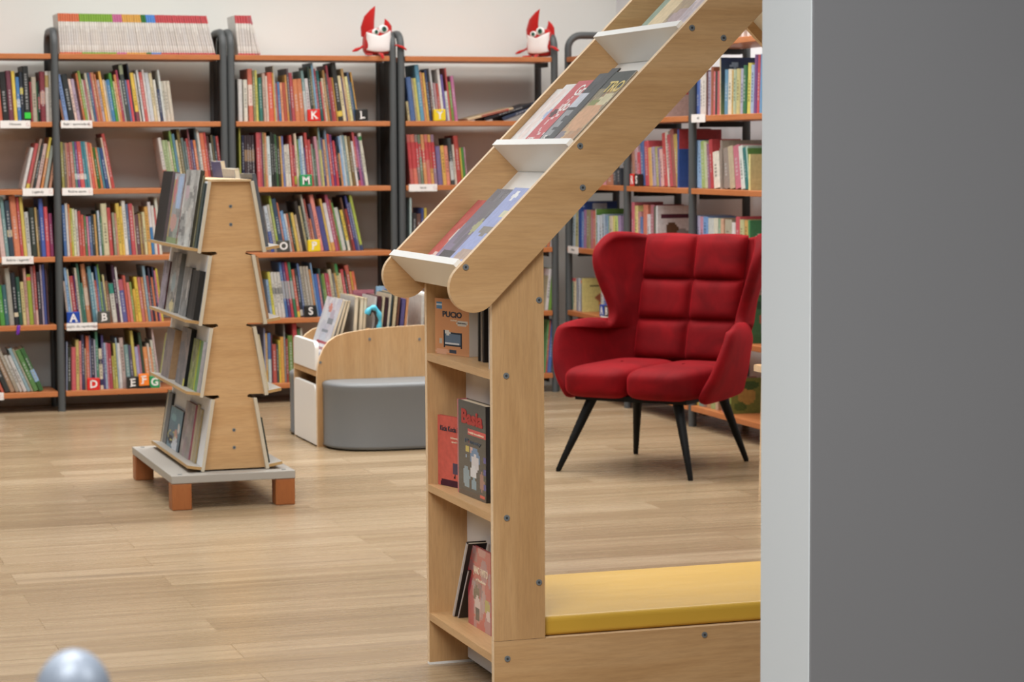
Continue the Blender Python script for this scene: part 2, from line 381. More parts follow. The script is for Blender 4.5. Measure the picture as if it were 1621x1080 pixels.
row('second row, middle bay', 'Y', 3, 375, 195, 9.818, -.02, -.15,
 "50-74 75 b0b048;92-132 190 2a2c48;134 190 4a3c40 a08060@.5-.72;173 190 45383e 98785a@.5-.72;211 190 4a3c42 a08060@.5-.72;249-292 190 463a40 98785a@.5-.72;330 145 cc4a50;381 145 c05058;410 150 6a3a60;426 140 9a8a50;461 150 d08a50;495-552 205 d0dcdc;560 130 3a3e38;592 170 333833;630 175 4a7a48;656-702 200 3a3830;705 205 d09838;736-768 205 6a78b0;771 340 d8d0c0;816-858 330 d8d4c8;866 190 c8483a;907 340 a83848 b0b030@.05-.25 ;948 165 e0ccb0;986 255 7a9a48;1011 250 8ab0d0;1046 205 d0d8dc;1090 380 5a4a80;1113 150 c0382e;1158 260 c03a38;1207 330 8a9a88;1238 400 5a6a58;1272 210 d090a0;1318 265 a0a088;1342 70 c8c070 7aa0a0@.62-1;1372 230 5a5078;1407 255 d8a070;1447 105 7a90a8;1482 170 c83a2e;1522 180 7a3a78;1562 275 c8283a;1602 350 3a3a3a;1637 470 c88a50;1667 210 8ab0d8;1697 195 c8d0d0;1727 195 7a98a0;1767-1808 200 d0c8a8;1812 210 7a6238;1862-1899 285 e0dcd8;1902 140 c84848 3a3a48@.1-.35;1937 210 b05a90;1967 260 7a5a80;2002-2056 160 d8d4c0 3a8a48@.86-.94;2060 |")
row('second row, right bay', 'Y', 3, 640, 205, 10.283, -.09, -.09,
 "105 85 c85a50 c8282e@.33-.85;165 85 d86a50 c42a2e@.33-.85;235 85 98807a c8282e@.36-.85;285 88 7a8a70 c8343a@.55-.82;335 85 d89050 c8282e@.45-.7;390 85 d07060 c83434@.5-.85;450 85 d8a048 c8282e@.33-.85;500-556 88 9a7a90 c8282e@.33-.85;562-637 275 7a6a98;640 265 dca840;701-762 270 e08468;772-832 145 4a5050 c8ccc8@.1-.5;836 250 d8cab8;872-948 105 b8382a;951 300 d8b838;972 300 4a8a38;1018-1046 290 c090a0;1050 |")
row('third row, far left bay', 'Y', 2, 0, 300, 8.64, -.12, -.06,
 "12 260 d8b8b0;82 110 7aa0a0;133 155 3a4a58 c8b898@.36-.48;204 90 d8784a;291 110 c0383e;331 105 d8c050;380-437 310 c8c8c4;444 255 3a443e;518 250 b89858;547 275 4a4a50;576 130 3a5ab0;638-691 240 d83a48;697-746 330 a03a70;750 |")
row('third row, left bay', 'Y', 2, 95, 310, 9.394, -.06, -.10,
 "65 140 3a6aa8;115 115 d8d0c8;158 130 d8823a;186 190 b8b838;216 195 d8d8b0;256-297 210 d0c8c0;300 230 b83830;346 285 c8503a;388 300 5a8050;425 310 d06a8a;456 310 5a7098;500 290 3a4448;541 280 c89850;577 225 3a5048;596 225 c8d0e0;631 310 4a7a58;660 120 d0c8a0;748-802 180 c03a38;815 255 9a9a80;856 260 c8826a;884 115 d8b840;940 160 e0b830;978 80 e0dcd4;1034 125 5a7090;1075 120 c04048;1140 150 d8c0a0;1154 280 6a4a50;1219 270 c0a050;1246 280 8a6a48;1270 245 d0c898;1316 165 d8a040;1370 95 d8d0d0 2a78b0@0-.52;1418 150 d8d0c8;1464 185 c83a38;1484 30 d8d8c8;1528 |")
row('third row, middle bay', 'Y', 2, 400, 300, 9.818, -.17, -.22,
 "291 262 c8d0d8 2a50a8@0-.45;347 240 c0b8a8;394 105 a0b038;432 150 3a5068;503 210 c8683a;532 340 6a9ac8;587 385 d0ccc8;622 380 b86a48;660 370 3a5040;692 370 d0b048;741 400 b8a080;786 190 3a3430;843 265 c0b080;876 270 3a4a40;906 85 b8b4a8;938 150 a04030;972 460 c06a40;1002 230 6a6078;1052 90 e8887a;1115 275 4a4a88;1200 150 d8b048;1235 220 d8d0d0 d89a40@0-.18;1294 90 b05070;1345 160 a85038;1374 210 6aa050;1396 290 c8c8c0;1462 330 3a5a50;1486 325 e0c030 d8d4c0@0-.25;1532 130 6a4838;1563 310 9a3028;1606 100 3a3f80;1645 210 6a6f90;1680-1728 95 a8b840 3a4a70@0-.1;1732 |")
row('third row, right bay', 'Y', 2, 590, 260, 6.75, 0, 0,
 "395-420 360 b8ccc8;425 520 3a3838;471 530 6a4a40;522 470 3a4a88;551 470 d0b030;582 |")
row('third row, right end of right bay', 'Y', 2, 850, 180, 4.381, .08, .08, "52-70 835 5a9a98;71 800 c8703a;93-118 825 d8d8d8;122 |")
row('fourth row, far left bay', 'Y', 1, 0, 410, 9.0, -.11, -.06,
 "8 380 4a9a38;78 375 3a6a70;140-212 135 a8a498;215 200 2c3038 d8c8a8@.16-.24;279 260 2e5a4a;333 330 d0c080;385 135 c8988a;428 225 98a828 d84828@.88-.95;488 110 a07070;526 100 b83c36 d8b0a0@0-.25;562-612 190 3a3440;615 85 b0a0b0;640-682 80 3a4a90;688-706 165 5a3c44;710 |")
row('fourth row, left bay', 'Y', 1, 95, 410, 9.0, -.12, -.13,
 "112 320 d0b8a8;140 130 88b0d8;185 150 d0c8b0;206 250 b03438;265 240 5a2a60;291 130 d0c4b0;325 70 4a7a68;358 345 3a7a6a;390 75 c07a4a d0b8a0@.3-.6;454 200 5a4038;478 110 5a90a0;534 200 b8ccd0;560 310 b84a38;590 110 4a70a0;620 80 6a9a48;650 330 5a7080;680 230 d0c088;706-752 320 8a6048;756 355 d0ccc0 2a8a78@.74-1;824 85 4a3048;870 120 d8d4d0;901 300 5a5a98 b85060@.75-1;972 240 c8503a;1011 340 d87a70;1053 335 8aa048;1088 435 d8a828;1126 260 e0c020;1175 265 c06a60;1226 265 c88040;1264 100 7a98a8;1306 245 a04a48;1340 130 3a3848;1370 265 d0703a;1402 120 3a3a58;1428 170 d06a88;1452 140 d8c030;1482 |")
row('fourth row, middle bay', 'Y', 1, 405, 405, 9.006, -.13, -.17,
 "212 345 8aa8c8;249 235 d0c840;289 240 d0ccc4 8a8a88@.52-.66;335 240 d4d0c8 8a8a88@.52-.66;378 240 ccc8c0 8a8a88@.52-.66;432 95 3a6aa8 a8a8a8@.34-.66;474 95 5a3a78 a8a8a8@.34-.66;514 95 b82e40 a8a8a8@.34-.66;556 95 3a7a58 a8a8a8@.34-.66;600 200 c8502e e8c020@0-.12;643 190 3a4048 d8d4c8@.03-.15;690 115 5a70a0;721 155 b0a898;766 155 a89e90;810 155 b4aa9c;853 200 c8843a;885 105 7aa0c8;906 270 3a68b0;960 265 c06a70;990 190 3a5a58;1016 280 6a9038;1041 260 8aa050;1070 255 b84a60;1106 260 c03c48;1131 200 c8c0a0;1180 260 7a7a78;1211 250 d8a850;1240 120 d8cc98 3a8a48@.78-1;1283 250 d8c8a0;1312 200 c83a40;1352 220 3a3f38;1383 140 b8503a;1440 230 c8a030;1468-1512 230 d8602a;1516 |")
row('fourth row, right end of right bay', 'Y', 1, 855, 420, 5.4, .10, .08, "38-44 90 b0a888;45 32 d8d0d0;72-103 30 7aaa38;106 |")
row('bottom row, far left bay', 'Y', 0, 0, 530, 9.0, -.44, -.47,
 "18-62 350 c85030;70 200 3a3e3c;148 170 a8886a;222 130 a09480;281 310 c8c4bc;332 310 ccc8c4;388 210 8aa8b0;446 215 a09a80;478 235 5a8a48;556-628 210 3a6a38 8ab0d8@.22-.5;632 |")
row('bottom row, left bay', 'Y', 0, 95, 515, 9.394, 0, -.14,
 "92 250 8a90a8;115-170 330 34382e;175 330 cc5058;243 220 c8b060;296 235 d88080;332 145 4a4868;380 345 c0a080;405 165 c8582e;456 160 6a7898;481 200 34304a;530 215 a8a8b8;556 100 4a8a70;600 350 d8ccb0 3a3a60@.62-.75 3a3a60@.1-.25;652 150 4a4078;686 265 9ab0c8;722 265 c87080;746 275 a83848;798 460 a8a040;838 275 c8c060;878 190 a0b8c8;896 270 d8d4d0;942-1000 190 b8a098;1006 295 7a9a98;1072 300 5a5068;1122 85 c8b850;1168 325 a8a0c8;1224 300 a8607a;1252 110 3a5040;1300 330 e08a40;1370 275 d8c8b8;1402 330 d88030;1432 225 d0d0c0;1472 70 d8c0c0;1500 |")
row('bottom row, middle bay', 'Y', 0, 405, 505, 9.39, -.03, -.04,
 "142 140 8a90b0;164 215 c89838;194 215 4a6ea8 b8c8c8@0-.48;244 250 6a2c38;262 380 b8483a;322 385 4a5450;358 320 d8c030;386 270 d89a28;438 90 8a8a88;464 300 9a3c30;500 250 6a8a38;575 70 c0303a;640 150 4a7a48;690 140 c8c0b0;730 |")
row('bottom row, right end of right bay', 'Y', 0, 855, 420, 5.4, .08, .08, "36 470 5a9a58;48 475 c05038;60-100 470 4a70b8;104 |")
# side wall
row('top row, near side bay', 'X', 4, 980, 60, 6.75, 0, .03,
 "775 480 7ab0d8;802 420 d8ccd0;820 450 4a68b0;858 370 e0d8d0;888-918 360 dcd4cc;925 345 6a3a30;936 360 a8a0b8;968 310 a0583a;992 360 d06068;1016 360 4a4a48;1042 355 c85058;1066-1082 350 5a4a78;1104 340 5a90b0;1150 335 e0d8c0;1196 345 d0a850;1211 340 b0c0a0;1241 330 c8c080;1278 330 b0b0c8;1313 295 3a7a50;1350 270 d8d058;1392 290 a0b8d8;1430 180 7a4a88;1462 180 c83a48;1490 175 5a98c8;1530 |")
row('second row, near side bay', 'X', 3, 1080, 150, 6.0, -.02, -.08,
 "80 440 9ac0d8;106 440 8ab0d8;150 440 90b0d8;172 445 a0b868;212 450 c0c8a0;236 470 98607a;262 430 b82830;290-350 550 e8e0d0;352 515 988a80;396 515 9a8c82;444 500 c0b090;492 495 c86a80;551 495 d8e0d8;590 510 2a7a78;620 500 a8c8b8;641-647 510 5a8a38;650 |")
row('second row, middle side bay', 'X', 3, 850, 180, 4.381, -.02, -.07,
 "620 280 5a6a68;638 260 b07860;672 230 c8a0a8;696 270 c83a48;720 195 4a68a0;746 195 c83a48;776 240 d8a858;800 235 a898b0;820 235 b0a868;840 240 8a7098;858 250 d8a8a0;876 140 c03a3a;898 130 d8d4c8;918 150 b84048;938 115 a05a50;962 150 b89a48;986 |")
row('second row, corner side bay', 'X', 3, 850, 180, 4.381, 0, -.02, "430 450 d09098;470 420 b87858;524 390 4a5058;548-574 380 3a4048;578 |")
row('third row, corner side bay', 'X', 2, 880, 300, 7.368, .02, -.02,
 "115-176 310 d8d0c0;180 290 4a4a40;190 270 a8b8c0;222 220 b8b888;264 200 3a88b8;286-314 260 6a90c8;316 240 a070a0;346 240 98906a;394 245 b86a78;420 250 c86a58;458 300 c0d0e0;496 300 ccd6e0;530 290 a8b8c8;562 300 7a9ab8;600 310 6a9a78;616 310 d8c8b0;660 310 d8cc70;682 310 b8d070;716-745 310 a088b0;748 |", 500)
row('third row, middle side bay', 'X', 2, 880, 300, 7.368, 0, 0,
 "810 260 c8b898;830 270 c04048;874 150 d06070;906 190 e0d080;940 260 c88888;974 320 5a78b0;1000 180 d8785a;1055 290 d8d4d8;1088 180 b86a78;1128 200 6a6a60;1160-1188 210 c8ccc8;1192 |", 500)
row('third row, near side bay', 'X', 2, 850, 180, 4.381, 0, 0,
 "1065 705 a8c8e8;1100 710 b0a8c8;1124 715 c888a0;1146 715 6a98d0;1180 725 c8ccc8;1220 725 d8d4c0;1250 730 8ab090;1270 730 d8a888;1290-1338 735 b8b098;1346 755 e0dcd8;1370 715 d04050;1400 735 c8c890;1430 740 d8a850;1456 740 a8c878;1478 |", 800)
row('fourth row, corner side bay', 'X', 1, 885, 425, 10.8, 0, 0,
 "155 165 a0a8b0 c84a50@.9-1;190 165 5a9888 c84a50@.9-1;232 165 d8c8a0 c84a50@.9-1;275 170 8a90a8;315 170 c8ccd0;360 175 7a80a0 c84a50@.85-.95;400-408 180 c8a890;690 120 d8d8d0;742 180 4a68a8;790 300 d0a090;850 430 3a5a98;922 600 d8c048;985 |", 700)
row('bottom row, middle side bay', 'X', 0, 1040, 560, 6.75, 0, 0, "262-312 360 b8c8d8;314 |", 560)
row('bottom row, near side bay', 'X', 0, 1040, 560, 6.75, 0, 0,
 "372 340 7a6a58;392 360 c8a838;440 350 7a9a90;492 350 9a7a70;516 350 b88a60;560 340 a0b070;612 350 c8a888;640 |", 590)

def spine_mesh(mb, t, h, D, col, bands, rng, X):
    """one closed book standing on z = 0, spine to -y; rounded spine with bands and a title run, page block recessed on top"""
    r = min(.004, t*.3)
    xs = [-t/2, -t*.32, -t*.17, t*.17, t*.32, t/2]; ys = [r, 0, 0, 0, 0, r]
    def colz(z):
        f = z/h
        for c, a, b in bands:
            if a <= f <= b: return c
        return col
    cuts = {0., h}
    for c, a, b in bands: cuts |= {max(0, a*h), min(h, b*h)}
    title = []
    if t > .007 and rng.random() < .8:
        lum = sum(col)/3; mk = tuple(min(1, v*.55+.30) for v in col) if lum < .36 else tuple(v*.42 for v in col)
        z = h*rng.uniform(.2, .35); end = h*rng.uniform(.62, .88)
        while z < end:
            l = rng.uniform(.006, .013); title.append((z, min(z+l, end), mk)); z += l+rng.uniform(.003, .007)
        for a, b, c in title: cuts |= {a, b}
    cuts = sorted(cuts); Z = [cuts[0]]
    for c in cuts[1:]:
        if c-Z[-1] > 1e-4: Z.append(c)
    Z[-1] = h
    for a, b in zip(Z, Z[1:]):
        m = (a+b)/2; c = colz(m); cc = c
        for ta, tb, tc in title:
            if ta-1e-5 <= m <= tb+1e-5: cc = tc
        for k in range(5):
            mb.face([X @ Vector(p) for p in ((xs[k], ys[k], a), (xs[k+1], ys[k+1], a), (xs[k+1], ys[k+1], b), (xs[k], ys[k], b))], 0, cc if k == 2 else c)
    c = col
    mb.face([X @ Vector(p) for p in ((-t/2, D, 0), (-t/2, r, 0), (-t/2, r, h), (-t/2, D, h))], 0, c)
    mb.face([X @ Vector(p) for p in ((t/2, r, 0), (t/2, D, 0), (t/2, D, h), (t/2, r, h))], 0, c)
    mb.face([X @ Vector(p) for p in ((t/2, D, 0), (-t/2, D, 0), (-t/2, D, h), (t/2, D, h))], 1)
    mb.face([X @ Vector(p) for p in ((-t/2, D, 0), (t/2, D, 0), (t/2, r, 0), (t*.32, 0, 0), (-t*.32, 0, 0), (-t/2, r, 0))], 0, c)
    w = min(.0016, t*.2); q = h-.003; e = t/2-w
    mb.face([X @ Vector(p) for p in ((-t/2, r, h), (-t*.32, 0, h), (t*.32, 0, h), (t/2, r, h), (e, r+w, h), (-e, r+w, h))], 0, c)
    mb.face([X @ Vector(p) for p in ((-t/2, D, h), (-t/2, r, h), (-e, r+w, h), (-e, D, h))], 0, c)
    mb.face([X @ Vector(p) for p in ((t/2, r, h), (t/2, D, h), (e, D, h), (e, r+w, h))], 0, c)
    mb.face([X @ Vector(p) for p in ((-e, r+w, q), (e, r+w, q), (e, D, q), (-e, D, q))], 1)
    mb.face([X @ Vector(p) for p in ((-e, r+w, h), (e, r+w, h), (e, r+w, q), (-e, r+w, q))], 1)

def read_row(R):
    key, wall, sh, ox, oy, s, m0, m1, data, yref, inset = R
    P = YF+inset if wall == 'Y' else XF+inset
    on = (lambda x, y: onY(x, y, P)) if wall == 'Y' else (lambda x, y: onX(x, y, P))
    U = (lambda p: p.x) if wall == 'Y' else (lambda p: -p.y)
    toks = [t.strip() for t in data.split(';') if t.strip()]
    ent = []
    for i, t in enumerate(toks[:-1]):
        f = t.split(); a = f[0]
        neg = a.startswith('-'); aa = a[1:] if neg else a
        if '-' in aa:
            l, r = aa.split('-'); xl = float(l)*(-1 if neg else 1); xr = float(r)
        else:
            xl = float(a); nx = toks[i+1].split()[0]
            ng = nx.startswith('-'); nx = nx[1:] if ng else nx
            xr = float(nx.split('-')[0])
        ent.append((xl, xr, float(f[1]), f[2], f[3:]))
    lo, hi = ent[0][0], ent[-1][1]; out = []; rng = random.Random(key)
    for xl, xr, yt, c, bs in ent:
        m = m0+(m1-m0)*((xl+xr)/2-lo)/max(1, hi-lo)
        def bottom(x):
            px = ox+x/s; yb = oy+600/s
            for _ in range(4):
                p = on(px, yb); p.z = SZ[sh]; yb = proj(p)[1]
                px = ox+x/s-(m*(yb-(oy+yref/s)) if yref is not None else 0)
            return px, yb
        pl, yb = bottom(xl); pr, _ = bottom(xr); ytop = oy+yt/s
        bl, br = on(pl, yb), on(pr, yb)
        tp = on((pl+pr)/2+m*(yb-ytop), ytop)
        ub = (U(bl)+U(br))/2; ut = U(tp); a = math.atan2(ut-ub, tp.z-SZ[sh])
        w = (U(br)-U(bl))
        t = max(.003, w*math.cos(a)*.985); h = (tp.z-SZ[sh])/math.cos(a)
        bands = []
        for bd in bs:
            bc, rg = bd.split('@'); f0, f1 = rg.split('-'); bands.append((hl(bc), float(f0), float(f1)))
        out.append(dict(key=key, wall=wall, sh=sh, u=ub, P=P, a=a, t=t, h=h, col=c, bands=bands, area=(pr-pl)*(yb-ytop), D=rng.uniform(.14, .175) if h < .25 else rng.uniform(.17, .195), rng=random.Random(rng.random())))
    return out
BOOKS = []
for R in ROWS:
    L = read_row(R)
    for i, d in enumerate(L):
        d['i'] = i+1; d['n'] = len(L)
        d['prev'] = cname(L[i-1]['col']) if i else None; d['next'] = cname(L[i+1]['col']) if i+1 < len(L) else None
    BOOKS += L
N_MANUAL = 85                                # books built one by one further down
rank = sorted(BOOKS, key=lambda d: -d['area'])
big = set(id(d) for d in rank[:300-N_MANUAL])
def ordw(n):
    return f"{n}{'th' if 10 <= n % 100 <= 20 else {1:'st',2:'nd',3:'rd'}.get(n % 10,'th')}"
def placed(d):
    z = SZ[d['sh']]+.0003+abs(math.sin(d['a']))*d['t']/2
    off = d['rng'].uniform(0, .006)
    if d['wall'] == 'Y': return Matrix.Translation((d['u'], d['P']+off, z)) @ Matrix.Rotation(d['a'], 4, 'Y')
    return Matrix.Translation((d['P']+off, -d['u'], z)) @ Matrix.Rotation(-math.pi/2, 4, 'Z') @ Matrix.Rotation(d['a'], 4, 'Y')
rest = MB(); I4 = Matrix.Identity(4)
for d in BOOKS:
    if id(d) in big:
        mb = MB(); spine_mesh(mb, d['t'], d['h'], d['D'], hl(d['col']), d['bands'], d['rng'], I4)
        o = mb.build('book', [M_BOOK, M_PAGES]); o.matrix_world = placed(d)
        sz = ('thick ' if d['t'] > .017 else 'thin ' if d['t'] < .009 else '')
        nb = [x for x in (d['prev'], d['next']) if x]
        tx = f"{sz}{cname(d['col'])} book, {ordw(d['i'])} from left in the {d['key']}"
        if len(tx.split()) <= 12 and d['prev']: tx = tx.replace(' book,', f" book beside a {d['prev']} one,")
        tag(o, tx, 'book', 'upright books on the '+('back wall' if d['wall'] == 'Y' else 'side wall')+' shelves')
    else:
        spine_mesh(rest, d['t'], d['h'], d['D'], hl(d['col']), d['bands'], d['rng'], placed(d))
o = rest.build('thin_books', [M_BOOK, M_PAGES]); o['kind'] = 'stuff'
tag(o, 'the many thin books filling the gaps in the shelf rows', 'books')

# white magazines with coloured heads on the tops of the bays
class NoTitle:
    random = staticmethod(lambda: 1.0)
def magazines(xa, xb, n, cols, ya0, ya1, slope0, slope1, where, first=1):
    """xa..xb bottom edges in the picture on the top board"""
    P = YF+.03; z0 = SZ[5]
    for i in range(n):
        f = (i+.5)/n; x = xa+(xb-xa)*f; yb = 86
        for _ in range(3): p = onY(x, yb, P); p.z = z0; yb = proj(p)[1]
        m = slope0+(slope1-slope0)*f; yt = ya0+(ya1-ya0)*f
        q = onY(x+m*(yb-yt), yt, P); p = onY(x, yb, P)
        a = math.atan2(q.x-p.x, q.z-z0); h = (q.z-z0)/math.cos(a)
        t = (onY(xb, yb, P).x-onY(xa, yb, P).x)/n*math.cos(a)*.97
        cn, cc = cols[i] if i < len(cols) else cols[-1]
        mb = MB(); rg = random.Random(i*7+n)
        spine_mesh(mb, t, h, .19, hl(rg.choice(['e6e1da', 'e0dad2', 'eae5de'])), [(hl(cc), 0, .045), (hl(cc), .80, 1.0), (hl(rg.choice(['ded6ce', 'd8d0ca', 'dcd6d2'])), .22, rg.uniform(.5, .72)), (hl('b8aca4'), .07, .09)], NoTitle, I4)
        # pale print on the white part of the spine
        o = mb.build('magazine', [M_BOOK, M_PAGES])
        o.matrix_world = Matrix.Translation((p.x, P+rg.uniform(0, .004), z0+.0003+abs(math.sin(a))*t/2)) @ Matrix.Rotation(a, 4, 'Y')
        tag(o, f"white magazine with {cn} head, {ordw(i+first)} from left {where}", 'magazine', 'white magazines with coloured heads '+where)
cols = [('orange', 'dd6a30')]*9+[('green', '86b52c')]*14+[('pink', 'd0689c')]*4+[('yellow', 'e3a934')]*8+[('dark green', '2f7f38')]*2+[('blue', '3c8ade')]*4+[('red', 'cf4048')]*22
magazines(95, 342, 63, cols, 21, 25.5, -.06, -.24, 'on top of the left bay')
magazines(377, 404, 6, [('red', 'cf4048')]*6, 24.5, 25, -.09, -.10, 'on top of the middle bay')
magazines(404.5, 413, 2, [('red', 'b8606a')]*2, 27, 28, -.22, -.26, 'slumped on top of the middle bay')

# ---------------------------------------------------------------- books shown with their covers
def art(bg, shapes=(), blot=0, pal=(), seed=0):
    rg = random.Random(seed); bl = [(rg.random(), rg.random(), rg.uniform(.06, .2), rg.uniform(.05, .16), hx(rg.choice(pal))) for _ in range(blot)] if blot else []
    B = hx(bg) if isinstance(bg, str) else None
    def f(u, v):
        c = B if B else tuple(a+(b-a)*v for a, b in zip(hx(bg[0]), hx(bg[1])))
        for cu, cv, ru, rv, k in bl:
            if ((u-cu)/ru)**2+((v-cv)/rv)**2 < 1: c = tuple(.45*a+.55*b for a, b in zip(c, k))
        for s in shapes:
            if s[0] == 'r' and s[1] <= u <= s[2] and s[3] <= v <= s[4]: c = hx(s[5])
            elif s[0] == 'e' and ((u-s[1])/s[3])**2+((v-s[2])/s[4])**2 < 1: c = hx(s[5])
            elif s[0] == 'o' and .72 < ((u-s[1])/s[3])**2+((v-s[2])/s[4])**2 < 1: c = hx(s[5])
        return lin(c)
    return f
N_MADE = [0]
def cover_book(O, ux, uz, un, w, h, t, A, label, group, spine='888888', side='pages', near='pages', mats=None, nx=18, nz=24, name='book', cat='book'):
    """O = lower left corner of the cover face; ux across, uz up the cover, un out of it"""
    O, ux, uz, un = Vector(O), Vector(ux).normalized(), Vector(uz).normalized(), Vector(un).normalized()
    mb = MB()
    def P(a, b, c): return ux*a+uz*b-un*c
    for j in range(nz):
        for i in range(nx):
            mb.face([P(w*i/nx, h*j/nz, 0), P(w*(i+1)/nx, h*j/nz, 0), P(w*(i+1)/nx, h*(j+1)/nz, 0), P(w*i/nx, h*(j+1)/nz, 0)], 0, A((i+.5)/nx, (j+.5)/nz))
    c = hl(spine); k = min(.0018, t*.25); q = .0025
    mb.face([P(0, 0, t), P(0, h, t), P(w, h, t), P(w, 0, t)], 0, c)
    # left side = spine or pages, others: boards with recessed page block
    def edge(a0, b0, a1, b1, ins, col):
        if col != 'pages':
            mb.face([P(a0, b0, 0), P(a0, b0, t), P(a1, b1, t), P(a1, b1, 0)], 0, hl(col)); return
        ia, ib = ins
        mb.face([P(a0, b0, 0), P(a0, b0, k), P(a1, b1, k), P(a1, b1, 0)], 0, c)
        mb.face([P(a0, b0, t-k), P(a0, b0, t), P(a1, b1, t), P(a1, b1, t-k)], 0, c)
        mb.face([P(a0+ia, b0+ib, k), P(a0+ia, b0+ib, t-k), P(a1+ia, b1+ib, t-k), P(a1+ia, b1+ib, k)], 1)
        mb.face([P(a0, b0, k), P(a0+ia, b0+ib, k), P(a1+ia, b1+ib, k), P(a1, b1, k)], 0, c)
        mb.face([P(a0, b0, t-k), P(a1, b1, t-k), P(a1+ia, b1+ib, t-k), P(a0+ia, b0+ib, t-k)], 0, c)
    edge(0, h, 0, 0, (q, 0), side)
    edge(w, 0, w, h, (-q, 0), near)
    edge(w, h, 0, h, (0, -q), 'pages')
    edge(0, 0, w, 0, (0, q), 'pages')
    o = mb.build(name, mats or [M_BOOK, M_PAGES]); o.location = O
    tag(o, label, cat, group); N_MADE[0] += 1
    return o

# side wall: last books of short runs, their cover sides turned to the camera
def side_cover(px, sh, ytop, ymid, depth, t, A, label, spine, inset=.03):
    p = onX(px, ymid, XF+inset); q = onX(px, ytop, XF+inset)
    for _ in range(3):
        p.z = SZ[sh]; p = onX(px, proj(p)[1], XF+inset)
    return cover_book((XF+inset, p.y, SZ[sh]+.0004), (1, 0, 0), (0, 0, 1), (0, -1, 0), depth, q.z-SZ[sh]-.0004, t, A, label, 'upright books on the side wall shelves', spine, side=spine)
side_cover(1075, 3, 205, 300, .21, .02, art('1a4a98', [('r', 0, 1, .66, 1, 'b82228'), ('r', .3, .8, .78, .84, '5a1416')]), 'big red and blue book at the right end of the second row behind the armchair', '1a4a98')
side_cover(1141, 4, 91, 186, .185, .012, art(('7a9a58', '22386a'), [('e', .35, .86, .12, .05, '9ab8d8'), ('e', .7, .8, .2, .05, '3a5a98')]), 'tall dark blue picture book rising above its neighbours in the side wall top row', 'c8b890')
side_cover(1143, 3, 222, 300, .19, .02, art('a59c90', [('r', .35, .8, .86, .89, '6a625a'), ('e', .4, .72, .06, .04, '33302e')]), 'taller greyish cover rising behind the grey brown spines in the second row', '988a80')
side_cover(1188, 3, 244, 300, .18, .02, art('d8cc88', [('e', .75, .6, .14, .2, '3a3a38'), ('r', .55, .9, .08, .13, '3a3a38')]), 'pale yellow book with dark print against the grey wall end, second row', 'e0d488')
side_cover(1041, 2, 326, 390, .16, .018, art('dcdadc', [('r', .12, .98, .74, .84, '5a2038'), ('e', .45, .55, .2, .12, '6a4a30'), ('e', .28, .3, .24, .16, 'c8402a'), ('e', .62, .34, .2, .12, 'd87850'), ('e', .8, .42, .2, .12, '9a9a9c'), ('r', 0, 1, 0, .08, 'd8b040')]), 'white picture book with a plum title bar above the armchair back', 'd8d8d8')
side_cover(1187, 2, 349, 390, .16, .018, art('3a8a50', [('e', .35, .62, .2, .1, 'e0e0d8'), ('e', .6, .3, .3, .12, 'd8b838')]), 'green picture book with white and yellow shapes above the right chair wing', '4a9a58')
side_cover(923, 1, 441, 500, .17, .02, art('d8cc78', [('r', .25, .95, .76, .80, '6a6238'), ('e', .6, .42, .2, .13, 'a85a2a'), ('e', .72, .3, .16, .1, '4a5068'), ('e', .6, .24, .12, .07, 'd8902a')]), 'pale yellow picture book with brown picture left of the armchair back', 'dcd080')
side_cover(1189, 1, 468, 540, .17, .018, art('3f7f48', [('e', .5, .5, .3, .14, 'b85a30'), ('e', .5, .3, .25, .12, 'a8b0c0'), ('e', .4, .8, .3, .1, '2a5a38')]), 'green picture book between the chair wing and the grey wall, fourth row', '3f7f48')
side_cover(919, 2, 319, 390, .2, .03, art('1a4a9a', [('r', .36, .72, .82, .97, 'c8d0dc'), ('e', .1, .9, .03, .02, '8aa0c8')]), 'blue folder with a white label sticking up in the corner bay', '1a4a9a')
side_cover(944, 2, 331, 390, .18, .01, art('5a8a3a', [('r', 0, 1, .9, 1, '6a9a3e')]), 'green book cover rising above the pale spines in the corner bay', 'd8e0d0')
side_cover(1145, 0, 598, 650, .16, .014, art('b07a80', [('e', .5, .6, .3, .2, 'c890a0')]), 'dusty pink book behind the right rear chair leg', 'b07a80')
side_cover(1157, 0, 600, 650, .15, .014, art('8a9a40', [('e', .5, .5, .3, .25, 'c8a848'), ('e', .3, .2, .2, .12, '5a7a30'), ('e', .6, .8, .3, .12, '4a7030')]), 'green and yellow book ending the bottom row behind the armchair', '8a9a40')
o = side_cover(1040, 4, 128, 188, .2, .02, art('b8a098', [('e', .75, .75, .25, .14, 'c0392a'), ('r', .2, .9, .36, .38, '6a5a58'), ('r', .2, .9, .3, .31, '6a5a58')]), 'grey pink picture book with a red spot beside the sloping board, top row', 'b09a90')
# white magazines on the side shelving
for i, (px, yt) in enumerate([(1166, 48), (1172, 45), (1178, 43)]):
    p = onX(px, 56, XF+.03); p.z = SZ[5]; q = onX(px, yt-8, XF+.03)
    mb = MB(); spine_mesh(mb, .02, .2, .19, hl('e2dcd8'), [], random.Random(3), Matrix.Identity(4))
    o = mb.build('magazine', [M_BOOK, M_PAGES]); o.matrix_world = Matrix.Translation((XF+.03, p.y-.0205*i, SZ[5]+.0004)) @ Matrix.Rotation(-math.pi/2, 4, 'Z')
    p = None
    tag(o, f"white magazine lying on the side shelving seen under the roof ridge, {ordw(i+1)} from left", 'magazine', 'white magazines on the side shelving')

